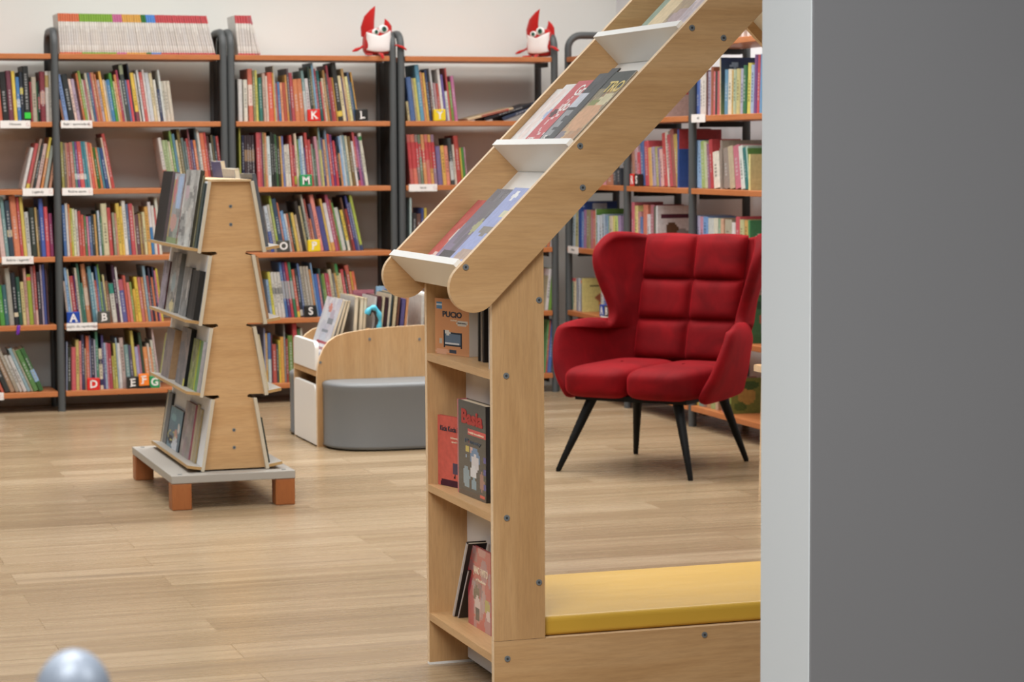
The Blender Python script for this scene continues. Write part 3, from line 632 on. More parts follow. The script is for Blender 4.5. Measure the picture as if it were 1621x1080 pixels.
# slumped books in the right bay
for i, (px, deg, c, h, t, lb) in enumerate([(741, 76.5, 'c8b088', .25, .012, 'cream and red book slumped nearly flat in the right bay, uppermost of the fallen ones'), (768, 73.5, '2a2a30', .26, .018, 'black book slumped nearly flat under the cream one in the right bay'), (797, 70, '3a4660', .24, .02, 'dark blue book slumped against the black one in the right bay')]):
    p = onY(px, 192, YF+.035); mb = MB(); a = math.radians(deg)
    spine_mesh(mb, t, h, .18, hl(c), [(hl('b04a38'), .3, .9)] if i == 0 else [], random.Random(5), Matrix.Identity(4))
    o = mb.build('book', [M_BOOK, M_PAGES]); o.matrix_world = Matrix.Translation((p.x, YF+.035+.004*i, SZ[4]+.0004+math.sin(a)*t/2)) @ Matrix.Rotation(a, 4, 'Y')
    tag(o, lb, 'book', 'upright books on the back wall shelves'); N_MADE[0] += 1

# ---------------------------------------------------------------- letter blocks and shelf labels
RB = Matrix.Rotation(math.pi/2, 3, 'X'); RS = Matrix.Rotation(-math.pi/2, 3, 'Z') @ RB
SERIF = {'K': [(-.30,.5,.34),(.30,.5,.26),(-.30,-.5,.34),(.34,-.5,.3)], 'L': [(-.22,.5,.36),(-.22,-.5,.36)], 'Y': [(-.36,.5,.3),(.36,.5,.26),(0,-.5,.36)], 'M': [(-.42,.5,.26),(.42,.5,.26),(-.40,-.5,.28),(.40,-.5,.3)], 'P': [(-.26,-.5,.36),(-.26,.5,.2)], 'A': [(-.40,-.5,.3),(.40,-.5,.32)], 'B': [(-.32,-.5,.2),(-.32,.5,.2)], 'D': [(-.34,-.5,.2),(-.34,.5,.2)], 'E': [(-.26,-.5,.3),(-.26,.5,.3)], 'F': [(-.26,-.5,.36),(-.26,.5,.3)], 'R': [(-.30,-.5,.3),(-.30,.5,.2),(.36,-.5,.26)]}
def block(ch, wall, sh, xa, xb, ymid, col, label, rise=0., tilt=0., d0=.004):
    P = YF+d0 if wall == 'Y' else XF+d0
    f = onY if wall == 'Y' else onX
    a = f(xa, ymid, P); b_ = f(xb, ymid, P)
    if wall == 'Y': wd = b_.x-a.x; cen = Vector(((a.x+b_.x)/2, P, 0)); R = RB
    else: wd = a.y-b_.y; cen = Vector((P, (a.y+b_.y)/2, 0)); R = RS
    wd = min(wd, .062); hh = .058
    o = empty('letter_block', (cen.x, cen.y, SZ[sh]+rise+.0004+abs(math.sin(tilt))*wd/2)); tag(o, label, 'letter block', 'alphabet blocks on the shelves')
    X = Matrix.Rotation(-math.pi/2 if wall == 'X' else 0, 4, 'Z') @ Matrix.Rotation(tilt, 4, 'Y')
    mb = MB(); mb.box(-wd/2, wd/2, 0, .024, 0, hh, M=X); mb.build('block', col, o, bevel=.002)
    mt = M_FELTW; sz = .052; cap = .73*sz
    c = X @ Vector((0, -.0006, hh/2))
    q = X.to_3x3() @ RB
    def serifs(m):
        for sx, sz_, ln in SERIF.get(ch, ()):
            z = math.copysign(cap/2-.0016, sz_); l = ln*.036
            m.box(sx*.036-l/2, sx*.036+l/2, z-.0018, z+.0018, -.0004, .0004)
    text(ch, 'letter', sz, c, None, M_LABEL, o, q, .0012, extra=serifs)
    return o
C_R = mat('block_red', 'd2241e', .45); C_K = mat('block_black', '1d1c1a', .45); C_Y = mat('block_yellow', 'e2c41e', .45); C_G = mat('block_green', '1f8a50', .45); C_B = mat('block_blue', '123f98', .45); C_O = mat('block_orange', 'ee7f25', .45); C_C = mat('block_charcoal', '46453f', .45)
block('K', 'Y', 4, 487, 508.5, 190, C_R, 'red block with a white K, top row of the middle bay', 0, -.04)
block('L', 'Y', 4, 565, 583, 190, C_K, 'black block with a white L at the end of the top row', 0, -.04)
block('Y', 'Y', 4, 686.5, 707, 190, C_Y, 'yellow block with a white Y in the right bay', 0, -.03)
block('M', 'Y', 3, 475, 495, 294, C_G, 'green block with a white M, second row of the middle bay', 0, -.03)
block('O', 'Y', 2, 440, 459, 397, C_C, 'dark grey block with a white O, third row of the middle bay', 0, -.03)
block('P', 'Y', 2, 488, 508, 397, C_Y, 'yellow block with a white P, third row of the middle bay', 0, -.04)
block('S', 'Y', 1, 483, 502, 502, C_K, 'black block with a white S, fourth row of the middle bay', 0, -.04)
block('A', 'Y', 1, 106.5, 127, 511, C_B, 'blue block with a white A at the left end of the left bay', 0, -.02)
block('B', 'Y', 1, 155.5, 175, 511, C_C, 'dark grey block with a white B, fourth row of the left bay')
block('D', 'Y', 0, 138.5, 158.5, 617, C_R, 'red block with a white D, bottom row of the left bay')
block('E', 'Y', 0, 201.5, 220, 617, C_K, 'black block with a white E, bottom row of the left bay', 0, -.02)
block('F', 'Y', 0, 220.6, 236.5, 617, C_O, 'orange block with a white F between the E and G blocks', .012, -.03)
block('G', 'Y', 0, 237.2, 253, 617, C_G, 'green block with a white G half behind the display stand')
block('R', 'X', 3, 997, 1003.6, 300, C_R, 'red block with a white R left of the S block on the side wall')
block('S', 'X', 3, 1004, 1011, 300, C_K, 'black block with a white S on the side wall, second row')
block('A', 'X', 1, 949, 955.5, 500, C_B, 'blue block with a white A beside the armchair back')
block('B', 'X', 1, 956, 963.5, 500, C_C, 'grey block with a white B beside the armchair back')
mb = MB(); mb.box(-.028, .028, 0, .011, 0, .0118); o = mb.build('wooden_rest', C_K); o.location = (onY(230, 617, YF).x, YF+.003, SZ[0]+.0002)
tag(o, 'small black block lying under the orange F block', 'block')

def shelf_label(wall, sh, xa, xb, ymid, s, label, hgt=.036, inkx=.5):
    f = onY if wall == 'Y' else onX; P = (YF if wall == 'Y' else XF)-.003
    a = f(xa, ymid, P); b_ = f(xb, ymid, P); wd = (b_.x-a.x) if wall == 'Y' else (a.y-b_.y)
    cen = Vector(((a.x+b_.x)/2, P, 0)) if wall == 'Y' else Vector((P, (a.y+b_.y)/2, 0))
    R = RB if wall == 'Y' else RS; X = Matrix.Rotation(-math.pi/2 if wall == 'X' else 0, 4, 'Z')
    o = empty('shelf_label', (cen.x, cen.y, SZ[sh]-.030)); tag(o, label, 'shelf label', 'printed labels clipped to the shelf edges')
    mb = MB(); mb.box(-wd/2, wd/2, 0, .0025, 0, hgt, M=X); mb.build('card', M_LABEL, o)
    q = X.to_3x3() @ RB
    if s: text(s, 'printed_text', .0165 if wall == 'Y' else .014, X @ Vector((wd*(inkx-.5), -.0004, hgt*.52)), None, M_INK, o, q, .0)
    if wall == 'Y':
        mb = MB()
        for (x0, x1, z0, z1) in ((-.006, .006, .004, .005), (-.006, .002, .017, .018), (-.006, -.005, .004, .018), (.005, .006, .004, .012)):
            mb.box(wd/2-.012+x0, wd/2-.012+x1, -.0006, 0, .007+z0, .007+z1, M=X)
        mb.build('red_mark', M_REDINK, o)
    return o
shelf_label('Y', 4, 0, 48, 197, 'Filmowe', 'white shelf label at the left photo edge under the row with the green sticker')
shelf_label('Y', 4, 96.5, 146, 197, 'Bajki i opowiadania', 'white shelf label under the top row of the left bay')
shelf_label('Y', 3, 36, 84, 305, 'Legendy', 'white shelf label under the right leaning books of the far left bay')
shelf_label('Y', 3, 98.5, 147, 305, 'Różne opow.', 'white shelf label under the second row of the left bay')
shelf_label('Y', 2, 3, 53, 413, 'Baśnie i legendy', 'white shelf label under the third row of the far left bay')
shelf_label('Y', 1, 105.5, 154, 518, 'Książki dla najmłodszych', 'white shelf label under the A block')
shelf_label('Y', 3, 647.5, 692, 299, 'Serie', 'white shelf label under the red spines of the right bay')
shelf_label('Y', 0, -30, 6, 630, '', 'white shelf label corner at the left photo edge, bottom row')
shelf_label('X', 4, 1094.5, 1116, 188, 'A-Z', 'small white label on the side shelving beside the sloping board', .036)
shelf_label('X', 2, 899, 915, 400, 'Wiersze', 'small white label left of the armchair top', .036)
shelf_label('X', 1, 951, 969, 510, 'Serie', 'small white label under the A and B blocks by the armchair', .036)
# green sticker and purple ribbon belong to the books they hang on; the ribbon hangs loose over the board
p = onY(28, 515, YF-.004); mb = MB()
mb.grid(lambda u, v: (p.x-.009+.016*u+.006*v, YF-.002-.002*math.sin(v*3), SZ[1]+.002-.045*(1-v)), 3, 8)
o = mb.build('bookmark_ribbon', mat('purple_ribbon', '6a2aa0', .5)); tag(o, 'purple bookmark ribbon hanging over the shelf edge at the left', 'ribbon')
so = o.modifiers.new('thickness', 'SOLIDIFY'); so.thickness = .0008
p = onY(44, 183, YF+.03); mb = MB(); q = onY(44, 183, YF+.0285); mb.box(-.0145, .0145, 0, .0015, -.0145, .0145)
o = mb.build('sticker', mat('green_sticker', '35c440', .5)); o.location = (q.x, YF+.0302, q.z); tag(o, 'bright green square sticker on the dark spine in the far left bay', 'sticker')

# ---------------------------------------------------------------- plush toys on the top boards
def plush(loc, rz, lean, label):
    r = empty('plush_toy', loc, rz); tag(r, label, 'plush toy', 'red felt plush toys on the shelf tops')
    L = Matrix.Rotation(lean, 4, 'Y')
    b = MB(); hw, hd, hh = .073, .056, .068
    def body(u, v):
        a = 2*math.pi*u; ph = math.pi*(v-.5)*.999
        sp = lambda q, e: math.copysign(abs(q)**e, q)
        cx = sp(math.cos(a), .75)*sp(math.cos(ph), .45); cy = sp(math.sin(a), .75)*sp(math.cos(ph), .55); z = sp(math.sin(ph), .6)
        return L @ Vector((hw*cx*(1.0-.06*z), hd*cy, .072+hh*z+(.014*cx*z if z > 0 else 0)))
    b.grid(body, 32, 18, 0, closeu=True); b.build('body', M_FELT, r)
    def blade(pts, rad, name, sq=.35):
        b = MB(); b.tube([L @ Vector(p) for p in pts], rad, 12, 0, sq=sq); return b.build(name, M_FELT, r)
    blade([(-.052, 0, .095), (-.05, -.004, .14), (-.04, -.006, .19), (-.022, -.004, .225), (-.008, 0, .25)], [.030, .036, .028, .014, .001], 'ear', .45)
    blade([(.052, 0, .115), (.055, -.003, .15), (.05, -.002, .168), (.042, 0, .188)], [.026, .022, .013, .001], 'ear', .5)
    b = MB()                                                    # white face patch, pointed top corners
    def patch(u, v):
        x = (u-.5)*2; top = .098+.02*abs(x)**1.2+(.010 if x > 0 else 0)*abs(x); bot = .018+.010*x*x
        z = bot+(top-bot)*v; X = x*.064
        k = max(0, 1-(abs(X)/.073)**2.6)**.5*max(0, 1-(abs(z-.072)/.070)**3.2)**.5
        return L @ Vector((X, -hd*(.55*k+.45*max(0, 1-abs(X/.078)**4))-.004, z))
    b.grid(patch, 18, 16); o = b.build('face_patch', M_FELTW, r)
    s = o.modifiers.new('thickness', 'SOLIDIFY'); s.thickness = .002
    for ex, ez, er in ((-.020, .118, .019), (.020, .132, .025)):
        b = MB(); b.pillow((ex, -.050, ez), (er, .010, er*.86), (1, 1), 20, 12, M=L); e = b.build('eye', M_FELTW, r)
        b = MB(); b.pillow((ex+er*.1, -.0585, ez+.001), (er*.52, .0035, er*.56), (1, 1), 16, 8, M=L); i = b.build('iris', M_IRIS, e)
        b = MB(); b.pillow((ex+er*.14, -.0618, ez+.004), (er*.26, .0016, er*.28), (1, 1), 12, 8, M=L); b.build('pupil', M_PUPIL, e)
    blade([(-.066, -.005, .055), (-.09, -.02, .040), (-.115, -.028, .030), (-.135, -.03, .022)], [.007, .0065, .010, .004], 'arm', .7)
    blade([(.066, -.02, .055), (.09, -.058, .052), (.115, -.068, .042), (.134, -.068, .030)], [.007, .0065, .010, .005], 'arm', .7)
    blade([(-.04, -.035, .007), (-.06, -.055, .006), (-.078, -.062, .006)], [.009, .008, .004], 'foot', .6)
    blade([(0, -.045, .010), (.004, -.07, .007), (.006, -.085, -.006), (.006, -.088, -.016)], [.009, .009, .009, .006], 'foot', .7)
    return r
p = onY(597, 88, YF+.055); plush((p.x, YF+.055, SZ[5]+.0005), 0, .0, 'red plush toy with a white face patch sitting on top of the middle bay')
p = onY(857, 90, YF+.10); plush((p.x, YF+.10, SZ[5]+.0005), -.80, .0, 'red plush toy turned sideways on top of the right bay')

# ---------------------------------------------------------------- two-sided wooden display stand
G_ST = 'books on the wooden display stand'
st = empty('display_stand', (1.615, 8.55, 0)); tag(st, 'tapered maple display stand with four tiers of books on a grey base', 'display stand')
SO = Vector((1.615, 8.55, 0)); SCX = 1.634
def sadd(mb, name, m, **k):
    o = mb.build(name, m, None, **k); o.parent = st; o.matrix_parent_inverse = Matrix.Translation(-SO); return o
bx0, bx1, by0, by1 = 1.395, 1.838, 8.112, 8.99
mb = MB(); mb.box(bx0, bx1, by0, by1, .095, .123); sadd(mb, 'base_board', M_GREYB, bevel=.002)
for fx in (bx0+.001, bx1-.071):
    for fy in (by0+.002, by1-.072):
        mb = MB(); mb.box(fx, fx+.07, fy, fy+.07, 0, .095); sadd(mb, 'foot', M_FOOT, bevel=.004)
for fx in (bx0+.035, bx1-.035):
    for fy in (by0+.035, by1-.035):
        mb = MB(); mb.tube([(fx, fy, .1225), (fx, fy, .1245)], .008, 12); sadd(mb, 'bolt', M_STEEL)
TZ = [(1.150, .898), (.889, .642), (.633, .388), (.379, .1235)]
HT, HB = .0695, .111
poly = []
for zt, zb in TZ: poly += [(SCX+HT, zt), (SCX+HB, zb+.006)] + ([(SCX+HT-.014, zb+.006), (SCX+HT-.019, zb+.001), (SCX+HT-.019, zb-.004)] if zb > .2 else [])
poly += [(2*SCX-x, z) for x, z in poly[::-1]]
for y in (8.188, 8.922):
    mb = MB(); mb.prism(poly, 'y', y, y+.018, 0, mside=1)
    sadd(mb, 'end_panel', [M_MAPLE_X, M_EDGE])
mb = MB(); mb.box(SCX-HT-.004, SCX+HT+.004, 8.176, 8.945, 1.1505, 1.158); sadd(mb, 'top_board', M_BIRCH)
for z in (1.063, .999, .268, .205):
    mb = MB(); x = 1.634; mb.tube([(x, 8.1895, z), (x, 8.1865, z)], .0062, 12, 0); mb.tube([(x, 8.1868, z), (x, 8.1862, z)], .0028, 8, 1); sadd(mb, 'screw', [M_STEEL, M_SCREWD])
TA = math.atan2(HB-HT, TZ[0][0]-TZ[0][1])
def tier_frame(k, side):
    """side -1: towards the left (photo), +1: right. returns foot of the board's outer face, up direction, outward normal"""
    zt, zb = TZ[k]
    up = Vector((-side*math.sin(TA), 0, math.cos(TA))); n = Vector((side*math.cos(TA), 0, math.sin(TA)))
    base = Vector((SCX+side*HB, 0, zb)) + n*.0125
    return base, up, n
for k in range(4):
    for side in (-1, 1):
        base, up, n = tier_frame(k, side); L = (TZ[k][0]-TZ[k][1])/math.cos(TA)
        def P(a, b, y): q = base+up*a+n*b; return (q.x, y, q.z)
        mb = MB(); y0, y1 = 8.172, 8.945
        vs = [P(a, b, y) for y in (y0, y1) for a, b in ((.001, -.012), (.001, 0), (L, 0), (L, -.012))]
        F = [(0,1,2,3),(4,7,6,5),(0,4,5,1),(1,5,6,2),(2,6,7,3),(3,7,4,0)]
        if side < 0: F = [f[::-1] for f in F]
        mb.faces(vs, [F[0], F[1], F[2], F[4], F[5]], 1); mb.faces(vs, [F[3]], 0)
        bb = sadd(mb, 'tier_board', [M_WHITE2, M_TEDGE])
        mb = MB(); vs = [P(a, b, y) for y in (y0, y1) for a, b in ((.006, .0002), (.006, .050), (.0165, .050), (.0165, .0002))]
        mb.faces(vs, [F[0], F[1], F[2], F[3], F[5]], 1); mb.faces(vs, [F[4]], 0)
        sadd(mb, 'book_ledge', [M_GREYB, M_LEDGE])
def tier_book(k, side, pl, pr, ytop, t, A, label, near='pages', spine='555555', lift=.0, mats=None, Y=None, hh=None):
    base, up, n = tier_frame(k, side); n0 = base+n*(.0012+lift)+up*.0171
    if Y is None:
        yA = onX(pl, 500, n0.x-.0*t).y; yB = onX(pr, 500, n0.x).y
        def Yat(px):
            y = 8.5
            for _ in range(6):
                q = proj((n0.x+n.x*t, y, n0.z)); y += (q[0]-px)/((q[0]+408)/y)
            return y
        yA, yB = Yat(pl), Yat(pr)
    else: yA, yB = Y
    yB = max(yB, 8.18); yA = min(yA, 8.94)
    if hh is None:
        h = .2
        for _ in range(8):
            q = n0+n*t+up*h; y = proj((q.x, (yA+yB)/2, q.z))[1]; h += (y-ytop)*.0022
    else: h = hh
    w = yA-yB
    if side < 0: O, ux = Vector((n0.x, yA, n0.z))+n*t, (0, -1, 0)
    else: O, ux = Vector((n0.x, yB, n0.z))+n*t, (0, 1, 0)
    if side < 0: return cover_book(O, ux, up, n, w, h, t, A, label, G_ST, spine, near=near, side='pages', mats=mats)
    return cover_book(O, ux, up, n, w, h, t, A, label, G_ST, spine, near='pages', side=near, mats=mats)
greys = ['b8b8b4', '8a8a88', 'd8d8d4', 'a8a0a0', '6a6a6a', 'c8c0b8']
tier_book(0, -1, 243, 258, 271, .028, art('101216', [('r', .72, .8, 0, 1, '1c2228'), ('r', .93, 1, 0, 1, '2a2e34')]), 'glossy black book at the far end of the stand top tier', '7a6a70', '101216', mats=[M_BOOK, M_PAGES])
tier_book(0, -1, 261, 278, 275, .018, art(('9aa090', 'a8b8d0'), [('r', .5, .9, .5, .95, 'a8c0e4'), ('r', .1, .22, .1, .9, 'c0a060'), ('e', .5, .3, .3, .12, 'c89a90'), ('r', 0, 1, 0, .1, '8a9a68'), ('e', .3, .75, .12, .2, 'c87a80')], 26, greys, 2), 'pale book with a light blue sky on the stand top tier', 'a04a50', '3a2a2c')
tier_book(0, -1, 278.5, 300, 269, .016, art('c4c4be', [('e', .3, .7, .15, .1, 'c8b0b8'), ('r', 0, .12, 0, .1, '9aa878')], 60, greys, 3), 'silvery white collage book on the stand top tier nearest the end panel', '4a4638', '2a2a28')
tier_book(0, -1, 301.5, 306, 278, .006, art('8a8660', (), 8, greys, 4), 'thin olive booklet squeezed beside the silvery book on the stand top tier', '7a7048', '8a8660')
tier_book(0, -1, 307, 310.5, 290, .005, art('3a4a48'), 'very thin dark green booklet at the near end of the stand top tier', '2a3a3a', '2a3a3a')
tier_book(1, -1, 247, 259, 413, .016, art('9a9098', (), 40, ['a8a0b0', '80747c', 'b0a0b8', '6a6468'], 5), 'mauve patterned book at the far end of the stand second tier', '4a1a22', '4a1a22')
tier_book(1, -1, 261.5, 274.5, 400, .017, art(('a09880', '84848a'), [('e', .6, .1, .25, .09, 'd8c890'), ('e', .5, .5, .25, .16, '9fb0b4')], 50, greys, 6), 'tall misty landscape book on the stand second tier', '7a7c7a', '2a2c30')
tier_book(1, -1, 283, 293.5, 423, .013, art('8c8c8c', [('e', .7, .55, .1, .22, 'd4d0cc')], 50, ['707070', 'a8a4a0', '989898'], 7), 'grey book with a white streak on the stand second tier', '1a1a1a', '1a1a1a')
tier_book(1, -1, 295, 306, 428, .020, art('1c1c1e', [('r', .45, .55, 0, 1, '3a3a3c')]), 'matt black book at the near end of the stand second tier', '262626', '1a1a1a')
tier_book(2, -1, 243, 253, 527, .012, art('b4b45c', [('e', .5, .64, .16, .09, 'c4c8c8')], 16, ['a8ac50', 'c0c068'], 8), 'yellow green book with a pale oval at the far end of the stand third tier', 'c8cc50', 'b8bc48')
tier_book(2, -1, 254.5, 266.5, 520, .026, art('8e8080', (), 40, ['a09088', '746a70', '988a80'], 9), 'thick mauve brown book with tan page edges on the stand third tier', 'a8845c', '4a3434')
tier_book(2, -1, 277, 290.5, 519, .020, art('8c8484', [('r', .85, 1, 0, .14, 'd8d040')], 50, ['988c8c', '78767c', 'a8928a', '6a6a70'], 10), 'tall greyish mauve book on the stand third tier', '18191b', '18191b')
tier_book(2, -1, 296, 305, 537, .010, art('98a058', (), 40, ['6a7a40', 'b8b890', 'a8b040', '787060'], 11), 'green mottled book on the stand third tier', 'b8c840', '8a9a40')
tier_book(2, -1, 307, 312.5, 540, .012, art('6a9a58', ()), 'green book with pale page edges at the near end of the stand third tier', 'a8a4a8', '5a8a48')
tier_book(3, -1, 246.5, 254, 617, .016, art('5a5a5a', [('r', .5, 1, 0, 1, '3a3c3c')]), 'dark grey book at the far end of the stand bottom tier', '22221f', '2a2a28')
tier_book(3, -1, 255.5, 262, 622, .010, art('77787a'), 'slate grey book standing behind the painting on the stand bottom tier', '3a3a3a', '4a4a4a')
tier_book(3, -1, 263, 281.5, 647, .012, art(('5a6a78', '7aa0b0'), [('e', .62, .32, .14, .18, 'c89484'), ('e', .62, .12, .22, .2, 'd8dce4'), ('e', .25, .2, .22, .1, '3a3c48'), ('e', .8, .55, .1, .12, 'd8d4d0'), ('o', .3, .3, .3, .12, 'c8c070'), ('e', .3, .75, .2, .1, '86b4bc')], 10, ['6a94a4', '86a8b4', '5a8498'], 12), 'small book with a blue white painting on its cover, stand bottom tier', '101420', '1a2a48')
tier_book(3, -1, 283.5, 298, 638, .012, art('a49c98', (), 50, ['8c8488', 'b8aca8', '948c80', 'a88c90'], 13), 'grey pink patterned book on the stand bottom tier', 'a8586a', 'a05468')
tier_book(3, -1, 299.5, 303, 640, .006, art('c8b898'), 'thin cream book beside the pink edged one on the stand bottom tier', 'c8b48c', 'b8a47c')
tier_book(3, -1, 304.5, 308, 648, .006, art('b0a080'), 'thin tan book at the near end of the stand bottom tier', 'a89060', '3a4038')
tier_book(0, 1, 0, 0, 0, .014, art('5a5f68'), 'slate book on the far side of the stand top tier, near end', '62666c', '50555c', Y=(8.40, 8.19), hh=.262)
tier_book(0, 1, 0, 0, 0, .02, art('5a5a88'), 'purple book with white page tops showing above the stand', 'pages', '4a4a80', Y=(8.92, 8.74), hh=.305)
tier_book(0, 1, 0, 0, 0, .02, art('c8c4c4'), 'pale paperback with page tops showing above the stand', 'pages', 'b8b4b0', Y=(8.72, 8.50), hh=.278)
tier_book(1, 1, 0, 0, 0, .010, art('a8764a', [('r', .3, .5, .2, .7, 'e0c8b0')]), 'brown book on the far side of the stand second tier', 'b08050', '9a6a42', Y=(8.40, 8.182), hh=.225)
tier_book(2, 1, 0, 0, 0, .008, art('d0c0a0'), 'cream booklet on the far side of the stand third tier', 'd8c8a0', 'c8b890', Y=(8.38, 8.19), hh=.2)
tier_book(3, 1, 0, 0, 0, .010, art('2a3438', [('r', 0, 1, .3, .6, 'c8b030')]), 'dark yellow lettered book on the far side of the stand bottom tier', '3a4038', '2a3438', Y=(8.42, 8.20), hh=.165)

# ---------------------------------------------------------------- house-shaped reading nook
NX, NY0, NY1, NT = 1.564, 4.925, 5.466, .018
AX = 2.3075                                             # ridge
nk = empty('reading_nook', (AX, 5.2, 0)); tag(nk, 'house shaped maple reading nook with a sloping shelf roof and narrow book column', 'reading nook')
NO = Vector((AX, 5.2, 0))
def nadd(mb, name, m, **k):
    o = mb.build(name, m, None, **k); o.parent = nk; o.matrix_parent_inverse = Matrix.Translation(-NO); return o
def mir(poly): return [(2*AX-x, z) for x, z in poly]
for mf in (lambda p: p, mir):
    colp = [(NX, .162), (NX+.121, .162), (NX+.121, NX+.121-.63), (NX, NX-.63)]
    mb = MB(); mb.prism(mf(colp), 'y', NY0, NY0+NT, 0, mside=1); nadd(mb, 'side_panel', [M_MAPLE_V, M_EDGE])
    colb = [(NX, .006), (NX+.121, .006), (NX+.121, NX+.121-.63), (NX, NX-.63)]
    mb = MB(); mb.prism(mf(colb), 'y', NY1-NT, NY1, 0, mside=1); nadd(mb, 'side_panel', [M_MAPLE_V, M_EDGE])
    mb = MB(); mb.prism(mf([(NX, 0), (NX+.121, 0), (NX+.121, .006), (NX, .006)]), 'y', NY1-NT, NY1); nadd(mb, 'reflection_strip', M_WHITE)  # white strip standing in for the bright reflection along the panel's foot
    for z in (.767, .447, .129):
        mb = MB(); mb.prism(mf([(NX, z-.018), (NX+.098, z-.018), (NX+.098, z), (NX, z)]), 'y', NY0+NT, NY1-NT, 1, mside=0); nadd(mb, 'shelf', [M_MAPLE_Y, M_EDGE])
    mb = MB(); mb.prism(mf([(NX+.0985, .012), (NX+.104, .012), (NX+.104, 1.0), (NX+.0985, .985)]), 'y', NY0+NT, NY1-NT); nadd(mb, 'back_panel', M_WHITE2)
    # roof: two side boards with rounded feet, white back and cross shelves
    cx, cz, r = 1.517, .957, .0558; pts = []
    for k in range(17):
        a = math.radians(135+180*k/16); pts.append((cx+r*math.cos(a), cz+r*math.sin(a)))
    pts += [(AX, AX-.639), (AX, AX-.481)]
    for y in (NY0-NT, NY1):
        mb = MB(); mb.prism(mf(pts), 'y', y, y+NT, 0, mside=1); o = nadd(mb, 'roof_board', [M_MAPLE_X, M_EDGE])
    d = .085*math.sqrt(2)
    mb = MB(); x0 = 1.555; mb.prism(mf([(x0, x0-.481-d), (AX-.06, AX-.06-.481-d), (AX-.06, AX-.06-.487-d), (x0, x0-.487-d)]), 'y', NY0, NY1); nadd(mb, 'roof_panel', M_WHITE)
    s2 = math.sqrt(.5)
    for k in range(4):
        ux, uz = 1.482+.263*k, 1.482+.263*k-.481
        q = [(ux-.006, uz+.006), (ux-.006+.0178*s2, uz+.006+.0178*s2), (ux+.0178*s2+.0835*s2, uz+.0178*s2-.0835*s2), (ux+.0835*s2, uz-.0835*s2)]
        mb = MB(); mb.prism(mf(q), 'y', NY0, NY1); nadd(mb, 'roof_shelf', M_WHITE)
for y in (NY0, NY1-NT):
    x0 = NX if y == NY0 else NX+.121
    mb = MB(); mb.prism([(x0, 0), (2*AX-x0, 0), (2*AX-x0, .161), (x0, .161)], 'y', y, y+NT, 0, mside=1); nadd(mb, 'base_board', [M_MAPLE_X, M_EDGE])
mb = MB(); mb.box(NX+.122, 2*AX-NX-.122, NY0+NT, NY1-NT, .142, .160); nadd(mb, 'seat_board', M_MAPLE_X)
for px, py in [(853, 475), (801, 595), (802, 820), (853, 922), (803, 1043), (1115, 1005), (737, 423), (918, 231), (922, 297), (1095, 44), (1145, 60)]:
    Y = NY0-NT if py < 470 else NY0
    q = onY(px, py, Y); mb = MB(); mb.tube([(q.x, Y+.001, q.z), (q.x, Y-.0022, q.z)], .0068, 14, 0); mb.tube([(q.x, Y-.0018, q.z), (q.x, Y-.0028, q.z)], .003, 6, 1)
    nadd(mb, 'screw', [M_STEEL, M_SCREWD])
# cushion on the seat: soft box
mb = MB(); mb.box(NX+.1225, 2*AX-NX-.1225, NY0+.0185, NY1-.02, .1607, .2055)
o = mb.build('seat_cushion', M_YEL, bevel=.011)
o.modifiers['bevel'].segments = 4
tag(o, 'yellow leatherette mattress lying on the bench of the reading nook', 'cushion')

# books lying in the roof slots
G_RF = 'books in the sloping roof slots'
RU, RN = Vector((s2, 0, s2)), Vector((-s2, 0, s2))
def roof_book(k, px, py, lvl, w, h, t, A, label, spine='888888', near='pages', mats=None, titles=()):
    """px,py: a point on the far (left) edge of the cover"""
    org = Vector((1.482+.263*k, 0, 1.482+.263*k-.481)); n = -.085+.0006+lvl+t
    P0 = org+RN*n; d = ray(px, py); q = EYE+d*((P0-EYE).dot(RN)/d.dot(RN)); y = min(NY1-.003, q.y)
    w = min(w, y-NY0-.002)
    O = P0+RU*.0182; O.y = y
    o = cover_book(O, (0, -1, 0), RU, RN, w, h, t, A, label, G_RF, spine, side=spine, near=near, mats=mats)
    R = Matrix(((0, RU.x, RN.x), (-1, RU.y, RN.y), (0, RU.z, RN.z)))
    for s, u, v, sz, m in titles:
        tt = text(s, 'title', sz, Vector((0, -1, 0))*(w*u)+RU*(h*v)+RN*.0006, None, m, o, R, .0006, 'LEFT')
    return o
M_GOLD = mat('gold_print', 'd8c070', .4)
roof_book(0, 681, 398, .000, .17, .228, .030, art('c84840', [('r', 0, 1, 0, .06, 'd88078'), ('e', .75, .5, .4, .3, 'e0d4cc'), ('e', .3, .2, .12, .05, 'e8c8c0')], 14, ['d05a50', 'b83c38'], 21), 'red book at the left of the lowest roof slot', 'c0443c')
roof_book(0, 692.5, 401, .031, .15, .250, .018, art(('a898b8', '6c6a70'), [('e', .68, .52, .16, .09, 'b8b890'), ('r', .15, .8, .12, .2, '5a5a60'), ('e', .4, .06, .2, .03, '8a78a0')], 14, ['78767c', '84828a', '64626a'], 22), 'dark grey plastic wrapped book in the lowest roof slot', 'e4dcdc', 'd8d0d0', [M_WRAP, M_PAGES])
roof_book(0, 715, 405, .050, .14, .243, .014, art('98a4d8', [('e', .35, .9, .14, .05, 'f0f0f0'), ('r', .5, .9, .62, .72, 'd8d4b0'), ('e', .5, .45, .3, .06, '8a8078'), ('e', .5, .14, .35, .08, 'b89a88')], 0, (), 23), 'light blue book beside the front board in the lowest roof slot', 'd89080')
roof_book(1, 807.5, 216, .000, .10, .196, .070, art('ece8e4', [('r', .1, .8, .2, .9, 'ecdcd6')], 4, ['f0e8e4'], 24), 'white book at the left end of the middle roof slot', 'e8e6e2')
